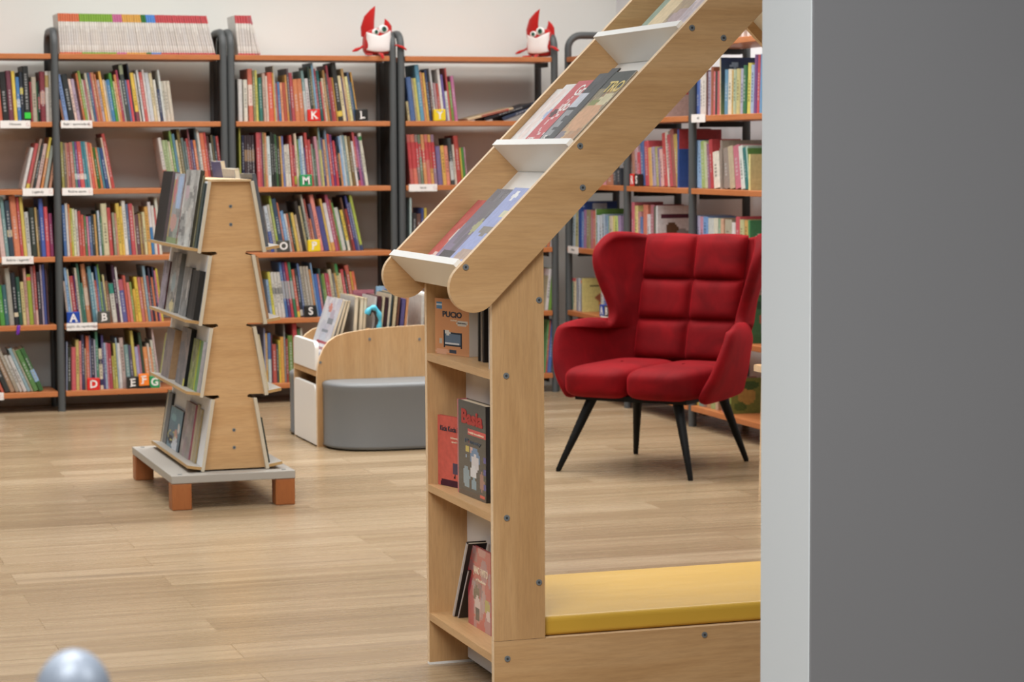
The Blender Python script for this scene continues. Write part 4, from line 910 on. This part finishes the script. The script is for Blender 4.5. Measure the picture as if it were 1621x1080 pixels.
roof_book(1, 820, 216, .0705, .17, .204, .0045, art('eae4e0', [('e', .75, .5, .5, .12, 'a8b8dc'), ('r', .05, .3, .1, .9, 'ecd8d0')], 6, ['f0eae6', 'e4dcd8'], 25), 'white book with a light blue shape in the middle roof slot', 'e8e4e0')
roof_book(1, 835, 216, .0755, .17, .207, .0045, art('cc4048', [('o', .5, .28, .3, .16, 'e8c8c8'), ('o', .62, .6, .38, .2, 'e8c8c8'), ('e', .62, .6, .33, .17, 'd05050'), ('e', .2, .48, .12, .08, '5a2a30'), ('r', .3, .5, .4, .43, '5a2a30')], 0, (), 26), 'crimson book with white ring drawings in the middle roof slot', 'b8343c', titles=[('Gra', .3, .83, .05, M_LABEL), ('do', .3, .58, .05, M_LABEL), ('HOL', .1, .04, .025, M_LABEL)])
roof_book(1, 857, 216, .0805, .122, .222, .004, art('3a3c3e', [('r', 0, .8, .52, .70, 'c8ccd8'), ('r', .05, .6, .10, .46, '9a9ca0'), ('r', .3, .7, .3, .36, '4a4c50'), ('r', .2, .5, .18, .22, '4a4c50')], 20, ['55585c', '2e3032'], 27), 'black book with greyish white print in the middle roof slot', '2a2c2e', titles=[('US', .1, .04, .025, M_LABEL)])
roof_book(1, 869, 216, .085, .052, .232, .0035, art('46484a', (), 8, ['55585a', '3c3e40'], 28), 'plain charcoal book in the middle roof slot', '3a3c3e')
roof_book(1, 879, 216, .000, .15, .218, .0885, art(('c89a70', '4a5048'), [('e', .55, .34, .45, .22, 'd8a070'), ('e', .75, .58, .3, .08, 'd8cca0'), ('e', .35, .55, .2, .05, '8a9048'), ('r', 0, 1, .74, 1, '474c48'), ('e', .2, .06, .2, .06, '8a8088')], 30, ['c08858', 'a89a70', 'd8b880'], 29), 'grey and orange illustrated book beside the front board, middle roof slot', 'c8c4bc', titles=[('TRO', .28, .76, .05, M_GOLD)])
roof_book(2, 1017.5, 38, .000, .17, .26, .036, art('9ab0a0', ()), 'pale green book at the left end of the upper roof slot', 'a8b8a4', '2a3a38')
roof_book(2, 1027, 37, .037, .18, .27, .014, art('e0c89a', [('r', 0, 1, .9, 1, 'e8d4ac')], 0, (), 31), 'cream book in the upper roof slot', 'd8c090', '3a2a2c')
roof_book(2, 1051, 33, .052, .17, .28, .012, art('b09878', [('e', .5, .2, .4, .1, 'b8a0a0')], 30, ['c8a878', '988a78', 'b8a890'], 32), 'brown patterned book in the upper roof slot', '2a1c1c')
roof_book(2, 1074, 30, .065, .14, .28, .012, art('d8ccd0', (), 30, ['c8b8c0', 'e4dcdc', 'b8a8b0', 'e8c8c0'], 33), 'pinkish white book beside the front board in the upper roof slot', 'c07830')

# books in the narrow column
G_CO = 'picture books in the nook column'
def col_cover(z, a, b_, ytl, t, A, label, spine, near='pages', side='pages', mats=None, titles=(), y2=None, nx=24, nz=32):
    """a, b_: lower corners of the cover in the picture"""
    pa, pb = onZ(a[0], a[1], z), onZ(b_[0], b_[1], z); ux = (pb-pa); w = ux.length; ux.normalize()
    un = ux.cross(Vector((0, 0, 1))); d = ray(*ytl); nn = Vector((un.x, un.y, 0)); q = EYE+d*((pa-EYE).dot(nn)/d.dot(nn)); h = q.z-z
    o = cover_book(pa+Vector((0, 0, .0004)), ux, (0, 0, 1), un, w, h, t, A, label, G_CO, spine, side, near, mats, nx, nz)
    R = Matrix(((ux.x, 0, un.x), (ux.y, 0, un.y), (0, 1, 0)))
    for s, u, v, fw_, fh_, m, off in titles:          # centre, share of the cover's width and height
        text(s, 'title', .03, ux*(w*u)+Vector((0, 0, h*v))+un*.0007, None, m, o, R, off, 'CENTER', fitw=w*fw_, fith=h*fh_)
    return o
M_INKB = mat('dark_title_ink', '2e3440', .6); M_TRED = mat('red_title', 'b03430', .5); M_CREAM = mat('cream_title', 'f0dcc0', .5); M_DK = mat('dim_title', '525b68', .5)
col_cover(.767, (689.2, 559.2), (743, 565.8), (689.5, 472), .052, art('d09468', [('r', .03, .22, .82, .93, '5f88ac'), ('r', .04, .2, .86, .9, 'c8d4dc'), ('r', .40, .62, .02, .09, '4a4e58'), ('r', .24, .78, .17, .40, '3a4048'), ('r', .24, .28, .12, .44, '33383f'), ('r', .74, .78, .12, .42, '33383f'), ('r', .28, .74, .20, .39, '6a7a8c'), ('e', .36, .40, .08, .05, 'd8d4cc'), ('r', .3, .72, .19, .215, 'd8d8d8'), ('e', .8, .58, .17, .055, 'd0c8bc'), ('e', .16, .24, .05, .05, 'c0b8a8'), ('e', .2, .05, .2, .05, 'dca888')], 0, (), 41), 'orange book titled PUCIO with a bed drawing, upper shelf of the nook column', 'c8a48c', near='cfc6bc', side='d09468', mats=[M_WRAP, M_PAGES], titles=[('PUCiO', .51, .72, .56, .105, M_INKB, .0008), ('mówi', .56, .625, .18, .035, M_CREAM, .0006), ('dzień dobry', .80, .585, .26, .026, M_INKB, .0)])
col_cover(.447, (693.6, 766.6), (727, 774), (694, 657), .010, art('da4c34', [('r', .2, 1, 0, .09, '4a1830'), ('e', .2, .0, .08, .09, '4a1830'), ('r', .72, .98, .20, .34, '5a4a60'), ('e', .8, .15, .05, .025, '2a2024'), ('r', .84, .98, .145, .155, '2a2024')], 0, (), 42), 'orange red book titled Kicia Kocia, middle shelf of the nook column', 'c8402c', side='da4c34', titles=[('Kicia Kocia i', .54, .82, .82, .075, M_INKB, .0004), ('Idziemy', .80, .70, .36, .035, M_CREAM, .0002), ('spać!', .80, .645, .26, .035, M_CREAM, .0002)])
col_cover(.447, (724.8, 779), (769.5, 797.5), (726, 632), .026, art('2c2f33', [('r', 0, .06, 0, 1, 'b8606a'), ('r', .36, .98, .655, .71, 'd0383c'), ('e', .36, .5, .06, .035, 'c8b050'), ('e', .5, .5, .06, .03, 'd0a8a0'), ('e', .42, .58, .05, .02, 'b8603a'), ('e', .3, .43, .03, .02, '8aa0b8'), ('e', .62, .42, .16, .12, '5a80a8'), ('e', .62, .36, .14, .10, 'd0ccd0'), ('e', .56, .27, .12, .07, 'd8d8dc'), ('e', .32, .2, .12, .12, '8098a4'), ('e', .58, .15, .09, .06, '7a98a8'), ('e', .86, .2, .08, .1, '9a6a60'), ('r', .93, 1, .42, .48, '3a3a8a'), ('r', .93, 1, .28, .34, '3a3a8a'), ('r', .93, 1, .13, .18, '3a3a8a'), ('r', .8, .95, .02, .06, 'd04a40')], 10, ['34373c', '26292d'], 43), 'dark grey plastic wrapped book titled Basia, middle shelf of the nook column', '1a1b1e', near='1a1b1e', side='b8606a', mats=[M_WRAP, M_PAGES], titles=[('Basia', .52, .83, .74, .155, M_TRED, .0012), ('i wielki wszechświat', .67, .682, .54, .024, M_CREAM, .0), ('Planety', .55, .585, .56, .055, M_DK, .0)])
col_cover(.129, (741.5, 986), (777.2, 1008), (743.5, 861), .008, art('c0605a', [('e', -.1, .2, .35, .55, 'b04050'), ('e', .38, .42, .14, .1, '6a5a48'), ('e', .42, .3, .12, .1, 'd8c0b8'), ('r', .34, .5, .1, .24, '4a4648'), ('e', .85, .32, .12, .1, 'b8a860'), ('e', .88, .22, .1, .06, 'd8c0b8')], 22, ['c8a8a0', '9a8078', 'a8a0a8', '7a6a70'], 44), 'brick red book titled JANO I WITO, lowest shelf of the nook column', 'a03440', side='a83c44', mats=[M_WRAP, M_PAGES], titles=[('JANO i WITO', .58, .71, .62, .12, M_CREAM, .0004), ('w Wesołkowie', .58, .60, .42, .035, M_CREAM, .0)])
def col_spine(z, x, y, a, t, h, D, c, label, bands=()):
    # bands colour the spine only
    mb = MB(); spine_mesh(mb, t, h, D, hl(c), [(hl(k), p, q) for k, p, q in bands], random.Random(2), Matrix.Identity(4))
    o = mb.build('book', [M_BOOK, M_PAGES]); o.matrix_world = Matrix.Translation((x, y, z+.0004+abs(math.sin(a))*t/2)) @ Matrix.Rotation(-math.pi/2, 4, 'Z') @ Matrix.Rotation(a, 4, 'Y')
    tag(o, label, 'book', G_CO); return o
def yx(px, z, x): return onX(px, proj((x, 5.1, z))[1], x).y
xs = NX+.052; XJ = onZ(741.5, 986, .129).x
for px, t, h, c, lb in ((757.5, .013, .142, '141210', 'black book edge right of the PUCIO cover'), (761.5, .004, .142, 'a89888', 'thin brown book between black ones beside the PUCIO cover'), (765, .010, .146, '1a1210', 'black book edge beside the nook front panel, upper shelf')):
    col_spine(.767, xs, yx(px, .767, xs), .01, t, h, .045, c, lb)
col_spine(.767, NX+.012, yx(774, .767, NX+.012), .0, .006, .138, .08, 'c8beb4', 'pale thin book tight against the nook front panel, upper shelf')
for px0, px1, x, t, c, lb in ((717, 738.5, XJ-.014, .010, 'c8c0bc', 'white book leaning right in the lowest shelf of the nook column'), (725, 741, XJ-.008, .005, 'b8b0b0', 'thin pale book leaning beside the white one in the nook column')):
    y0 = yx(px0, .129, x); tp = onX(px1, 862 if t > .006 else 905, x); a = math.atan2(-(tp.y-y0), tp.z-.129)
    col_spine(.129, x, y0, a, t, (tp.z-.129)/math.cos(a), .05, '3a302c', lb, [(c, 0, 1)])  # dark cover colour also holds the shadow beside the leaning books

# ---------------------------------------------------------------- round book bench
G_BN = 'books in the bench bin'
BY0, BY1, BX0, BX1 = 9.665, 10.108, 2.289, 3.201
bn = empty('book_bench', (2.745, 9.886, 0)); tag(bn, 'maple book bin bench with grey half round seats and white end panels', 'bench')
BO = Vector((2.745, 9.886, 0))
def badd(mb, name, m, **k):
    o = mb.build(name, m, None, **k); o.parent = bn; o.matrix_parent_inverse = Matrix.Translation(-BO); return o
arch = [(BX0, 0), (BX0, .30), (BX0+.004, .345), (BX0+.014, .385), (BX0+.030, .42), (BX0+.052, .448), (BX0+.085, .470), (BX0+.13, .483), (BX0+.2, .493), (BX0+.32, .502), (2.745, .507)]
arch = arch + [(BX0+BX1-x, z) for x, z in arch[:-1][::-1]]
for y in (BY0, BY1-.018):
    mb = MB(); mb.prism(arch, 'y', y, y+.018, 0, mside=1); badd(mb, 'seat_back', [M_MAPLE_V, M_EDGE])
def rpanel(y0, y1, z0, z1, r, rb=0.):
    p = [(y0, z0), (y1, z0)]
    for k in range(7): a = math.pi/2*k/6; p.append((y1-r+r*math.cos(a), z1-r+r*math.sin(a)))
    for k in range(7): a = math.pi/2*(1+k/6); p.append((y0+r+r*math.cos(a), z1-r+r*math.sin(a)))
    return p
ya, yb = BY0+.0185, BY1-.0185
for xa in (BX0-.004, BX1-.014):
    mb = MB(); mb.prism(rpanel(ya, yb, .325, .447, .03), 'x', xa, xa+.018); badd(mb, 'end_panel', M_WHITE, bevel=.002)
    mb = MB(); mb.prism(rpanel(ya, yb, .006, .262, .03), 'x', xa, xa+.018); badd(mb, 'end_panel', M_WHITE, bevel=.002)
mb = MB(); mb.box(BX0, BX1, ya, yb, .300, .324); badd(mb, 'bin_floor', M_MAPLE_X)
mb = MB(); mb.box(BX0+.2, BX1-.2, ya+.17, ya+.19, .0, .299); badd(mb, 'inner_board', M_MAPLE_X)
mb = MB(); mb.prism(rpanel(ya+.01, yb-.01, .325, .64, .05), 'x', 2.788, 2.812); badd(mb, 'divider', M_WHITE, bevel=.003)
for sgn, y0, dx in ((-1, BY0-.001, .0), (1, BY1+.001, -.03)):
    out = []
    for k in range(49):
        a = math.pi*k/48; c, s_ = math.cos(a), math.sin(a)
        out.append((2.745+dx+.435*math.copysign(abs(c)**.5, c), y0+sgn*.245*abs(s_)**.75))
    mb = MB(); rings = []; cenx = 2.745+dx; ceny = y0+sgn*.1
    for z, f in ((.006, .975), (.012, 1.0), (.02, .992), (.25, .992), (.268, 1.0), (.276, .995), (.283, .97), (.286, .92)):
        rings.append([(cenx+(x-cenx)*f, y0+(y-y0)*f, z) for x, y in out])
    n = len(out); vs = [p for r in rings for p in r]; fs = []
    for i in range(len(rings)-1):
        for k in range(n):
            q = (i*n+k, i*n+(k+1) % n, (i+1)*n+(k+1) % n, (i+1)*n+k); fs.append(q if sgn > 0 else q[::-1])
    mb.faces(vs, fs, 0, sm=True); mb.face(rings[-1] if sgn > 0 else rings[-1][::-1], 0); mb.face(rings[0][::-1] if sgn > 0 else rings[0], 0)
    badd(mb, 'seat_pad', M_LEATH)
for px, py in ((585, 537), (664, 537), (507, 574)):
    q = onY(px, py, BY0); mb = MB(); mb.tube([(q.x, BY0+.001, q.z), (q.x, BY0-.002, q.z)], .0062, 12); badd(mb, 'screw', M_STEEL)
def bin_book(px, py, w, h, lean, t, A, label, near='pages', spine='888888', mats=None, ynear=9.716, z=.3245):
    """px,py: top near corner of the cover"""
    q = onY(px, py, ynear); a = math.radians(lean); uz = Vector((math.sin(a), 0, math.cos(a))); un = Vector((-math.cos(a), 0, math.sin(a)))
    h = (q.z-z-t*math.sin(a))/math.cos(a) if h is None else h
    O = q-uz*h; O.y = ynear+w; O.z = z+.0006+t*max(0, math.sin(a))
    return cover_book(O, (0, -1, 0), uz, un, w, h, t, A, label, G_BN, spine, near=near, side=spine, mats=mats)
bin_book(542.5, 475, .28, None, 19, .012, art('d4d6da', [('e', .45, .85, .1, .06, 'c88a80'), ('r', .5, .85, .62, .72, '8a9098'), ('r', .35, .7, .5, .56, '9098a0'), ('r', .2, .9, .34, .38, 'a84a58'), ('r', .1, .8, .24, .28, '8a4a58'), ('r', .1, .9, .08, .2, '8a98b0')], 26, ['c0c8d8', 'dcdce0', 'a898a8', 'b8b8c8'], 51), 'white wrapped book leaning at the left end of the bench bin', 'pages', 'd8d8d8', [M_WRAP, M_PAGES])
for i, (px, t, c, l) in enumerate([(547, .011, 'd8d0c0', 17), (551.5, .011, 'c8c0b8', 15)]):
    bin_book(px, 476, .26, None, l, t, art(c), ['tan edged paperback leaning behind the white wrapped book', 'second tan edged paperback leaning in the bench bin'][i], 'pages', 'c8b898')
for i, (px, t, c) in enumerate([(562, .017, 'b8b4b0'), (570.5, .017, 'd8c8a8'), (576.5, .014, 'c8b898')]):
    bin_book(px, 470+i, .26, None, 4, t, art(c), ['upright tan edged book, left one of three before the pink folder', 'upright tan edged book, middle one of three in the bench bin', 'upright tan edged book, right one of three in the bench bin'][i], 'pages', 'b8a888')
q = onY(559, 459, 10.0); r_ = onY(592, 466, 10.0)
cover_book((q.x, 10.0, .3246), (1, 0, 0), (0, 0, 1), (0, -1, 0), r_.x-q.x, q.z-.326, .012, art('a4586a', [('r', 0, 1, .96, 1, 'b86a78')]), 'pink folder standing at the back of the bench bin', G_BN, '9a5060', side='9a5060')
q = onY(596, 453, 10.02); r_ = onY(624, 458, 10.02)
cover_book((q.x, 10.02, .3246), (1, 0, 0), (0, 0, 1), (0, -1, 0), r_.x-q.x, q.z-.326, .014, art('8ab8d8', [('e', .6, .86, .32, .09, '2a4a7a'), ('r', 0, 1, 0, .78, 'c8b8c4')], 10, ['9ac4e0', 'a898b0'], 52), 'light blue picture book at the back of the bench bin', G_BN, 'a8c8d8', side='7aa8c8')
for px, py, t, near, c, lb in ((594, 470, .008, 'd8d0cc', 'c8c0bc', 'white thin book right of the pink folder in the bin'), (599.5, 469, .014, '4a1c28', '5a2430', 'dark maroon book in the middle of the bench bin'), (606.5, 470, .009, 'd0c09c', 'c8b898', 'cream edged book beside the maroon one in the bin'), (611, 471, .012, '3a2028', '4a2028', 'dark plum book in the middle of the bench bin'), (617, 466, .009, 'd4c8b0', 'b8a890', 'taller cream edged book in the bench bin'), (620.5, 465, .006, '2a4048', '2a4850', 'dark teal book edge in the bench bin'), (625.5, 464, .013, 'd0bc94', 'c0a880', 'tan edged tall book in the bench bin'), (631, 470, .009, '6a4030', '6a4030', 'brown book edge in the bench bin'), (637, 473, .016, '585088', '50488a', 'purple book near the white divider of the bin'), (645, 462, .010, 'cc8a54', 'c88048', 'orange book against the white divider of the bin'), (668, 468, .012, 'd0ccc4', 'c8c4bc', 'white book right of the bin divider'), (674, 470, .010, 'b03a40', 'a83038', 'red book right of the bin divider')):
    bin_book(px, py, .22, None, 6 if px < 650 else 2, t, art(c), lb, near, c)
# turquoise curved toy and wooden disc in the bin
q = onY(588, 505, 9.72); mb = MB()
pts = [(q.x+.030*math.cos(a)+.0, 9.698, q.z-.005+.054*math.sin(a)) for a in [math.radians(150-15*k) for k in range(15)]]
mb.tube(pts, [.0115+.003*math.sin(k*1.7) for k in range(15)], 10); to = mb.build('curved_toy', mat('turquoise_plastic', '4fb2cc', .35))
tag(to, 'turquoise curved toy hooked between the books of the bench bin', 'toy')
mb = MB(); mb.tube([(p[0]-.011*math.cos(math.radians(150-15*k)), 9.698, p[2]-.011*math.sin(math.radians(150-15*k))) for k, p in enumerate(pts)], .008, 10); ob = mb.build('inner_band', mat('dark_brown_plush', '3a3230', .8)); ob.parent = to
q = onY(583, 500, 9.70); mb = MB(); mb.prism([(-.012, 0), (.012, 0), (.014, .15)] + [(.014*math.cos(a), .16+.014*math.sin(a)) for a in [math.pi*k/8 for k in range(9)]] + [(-.014, .15)], 'y', 0, .028); o = mb.build('wooden_bookend', M_MAPLE_V)
o.location = (q.x, 9.6845, .3246); tag(o, 'small rounded wooden bookend behind the bench board', 'bookend')

# ---------------------------------------------------------------- red velvet armchair
CH = Vector((3.418, 8.594, 0)); SD = Vector((.674, -.738, 0)).normalized(); DB = Vector((.738, .674, 0)).normalized()
CM = Matrix(((SD.x, DB.x, 0, 0), (SD.y, DB.y, 0, 0), (0, 0, 1, 0), (0, 0, 0, 1)))
ac = empty('armchair', CH); tag(ac, 'red velvet wingback armchair with tufted back and splayed black legs', 'armchair')
SOLID_SIDE = -1
def cadd(mb, name, m, sub=0, solid=0., **k):
    o = mb.build(name, m, ac, **k)
    if solid:
        s = o.modifiers.new('padding', 'SOLIDIFY'); s.thickness = solid; s.offset = SOLID_SIDE
    if sub:
        s = o.modifiers.new('soft', 'SUBSURF'); s.levels = sub; s.render_levels = sub
    return o
def C3(s, d, z): return CM @ Vector((s, d, z))
def lerp(tab, z):
    for (z0, a), (z1, b) in zip(tab, tab[1:]):
        if z <= z1:
            f = max(0, (z-z0)/(z1-z0)); f = f*f*(3-2*f); return tuple(p+(q-p)*f for p, q in zip(a, b)) if isinstance(a, tuple) else a+(b-a)*f
    return tab[-1][1]
def dback(z): return .235+(z-.40)*.26 if z > .40 else .235
# level: z, half width at the front tip, depth of the front tip, half width at the back corner, lift of the tip
LV = [(.285, .262, -.235, .215, 0), (.33, .280, -.245, .22, 0), (.38, .312, -.240, .225, 0), (.42, .328, -.225, .225, .006), (.455, .340, -.205, .225, .016), (.485, .348, -.180, .225, .030), (.505, .348, -.158, .225, .040), (.514, .342, -.140, .225, .046), (.524, .275, .095, .224, .0), (.545, .262, .125, .224, 0), (.58, .256, .150, .224, 0), (.62, .264, .155, .224, 0), (.67, .284, .145, .224, 0), (.72, .304, .133, .226, 0), (.775, .324, .125, .228, 0), (.82, .336, .130, .230, 0), (.855, .338, .150, .230, 0), (.882, .325, .19, .228, 0), (.898, .30, .235, .22, 0)]
mb = MB(); NU = 33
def shell(i, j):
    z, W, e, b, lift = LV[j]; db = dback(z)+.03; f = (i/(NU-1)-.5)*2; sg = 1 if f >= 0 else -1; f = abs(f)
    zz = z
    if f < .42:
        s, d = b*.86*f/.42, db
        if z > .8: zz -= .035*(z-.8)/.1*(1-(f/.42)**4)
    else:
        t = (f-.42)/.58; p0 = (b*.86, db); p1 = (b+.045+.02*(W > .3), db-.005); p2 = (W, e)
        s = (1-t)**2*p0[0]+2*t*(1-t)*p1[0]+t*t*p2[0]; d = (1-t)**2*p0[1]+2*t*(1-t)*p1[1]+t*t*p2[1]
        zz += lift*t**1.3
    return C3(sg*s, d, zz)
vs = [shell(i, j) for j in range(len(LV)) for i in range(NU)]
mb.faces(vs, [(j*NU+i, j*NU+i+1, (j+1)*NU+i+1, (j+1)*NU+i) for j in range(len(LV)-1) for i in range(NU-1)], 0, sm=True)
sh = cadd(mb, 'shell', M_VELVET, 2, .046)
# tufted inner back, two columns by three rows
mb = MB(); zr = [.405, .565, .728, .906]
def tuft(u, v):
    s = -.232+.448*u; z = zr[0]+(zr[3]-zr[0])*v
    def dist(x, cuts):
        for a, b in zip(cuts, cuts[1:]):
            if a <= x <= b: return (x-a)/(b-a)
        return 1.
    fs = dist(s, [-.2321, -.004, .2161]); fz = dist(z, zr)
    k = (1-abs(2*fs-1)**5)*(1-abs(2*fz-1)**5)
    return C3(s*(1.0+.02*(z-.4)), dback(z)+.028-.006-.050*max(0, k)**.5, z+.006*math.sin(math.pi*fs)*(1 if v > .97 else 0))
mb.grid(tuft, 81, 97); cadd(mb, 'tufted_back', M_VELVET)
for s0, s1 in ((-.27, -.006), (-.002, .262)):
    mb = MB(); mb.pillow(((s0+s1)/2, -.045, .352), ((s1-s0)/2+.004, .285, .066), (.36, .5), 64, 30, M=CM); cadd(mb, 'seat_cushion', M_VELVET)
mb = MB(); mb.prism([(-.24, -.25), (.24, -.25), (.215, .235), (-.215, .235)], 'z', .280, .300, M=CM); cadd(mb, 'base_frame', M_LEG)
for ls in (-1, 1):
    for ld, ff in ((-1, -.308), (1, .298)):
        fs = (.285 if ld < 0 else .248)*ls
        mb = MB(); mb.tube([C3(.185*ls, .20*ld-.01, .285), C3(.185*ls+(fs-.185*ls)*.5, (.20*ld-.01+ff)/2, .144), C3(fs, ff, .006), C3(fs, ff, 0)], [.021, .016, .0105, .009], 14); cadd(mb, 'leg', M_LEG)

# ---------------------------------------------------------------- low table behind the wall end, post near the camera
tb = empty('side_table', (3.63, 7.45, 0)); tag(tb, 'light wooden low table almost hidden behind the grey wall end', 'table')
TO = Vector((3.63, 7.45, 0))
mb = MB(); tp = [(3.404+.02, 7.24), (3.85, 7.24), (3.85, 7.66), (3.404+.02, 7.66), (3.404, 7.64), (3.404, 7.26)]; mb.prism(tp, 'z', .465, .487, 0, mside=1)
o = mb.build('table_top', [M_MAPLE_X, M_EDGE]); o.parent = tb; o.matrix_parent_inverse = Matrix.Translation(-TO)
for fx, fy in ((3.428, 7.28), (3.82, 7.28), (3.428, 7.62), (3.82, 7.62)):
    mb = MB(); dx = .015 if fx < 3.6 else -.015
    mb.tube([(fx+dx, fy, .466), (fx, fy, 0)], [.016, .012], 12); o = mb.build('leg', M_EDGE); o.parent = tb; o.matrix_parent_inverse = Matrix.Translation(-TO)
pt = EYE+ray(115, 1028)*1.62; zt = pt.z
ps = empty('barrier_post', (pt.x, pt.y, 0)); tag(ps, 'blurred chrome post with a domed top at the lower left photo corner', 'post')
mb = MB(); mb.tube([(0, 0, .012), (0, 0, zt-.05)], .017, 24); mb.build('pole', M_CHROME, ps)
mb = MB(); r = .0265
mb.grid(lambda u, v: (r*math.cos(2*math.pi*u)*math.sin(math.pi*(.001+.998*v)), r*math.sin(2*math.pi*u)*math.sin(math.pi*(.001+.998*v)), zt-r*1.25+r*1.25*math.cos(math.pi*(.001+.998*v))), 32, 20, closeu=True, flip=True); mb.build('domed_top', M_CHROME, ps)
mb = MB(); mb.tube([(0, 0, 0), (0, 0, .012)], [.14, .13], 40); mb.build('foot_plate', M_CHROME, ps)

for o in SC.objects:
    if 'label' in o and not 4 <= len(o['label'].split()) <= 16: print('LABEL', len(o['label'].split()), o.name, o['label'])
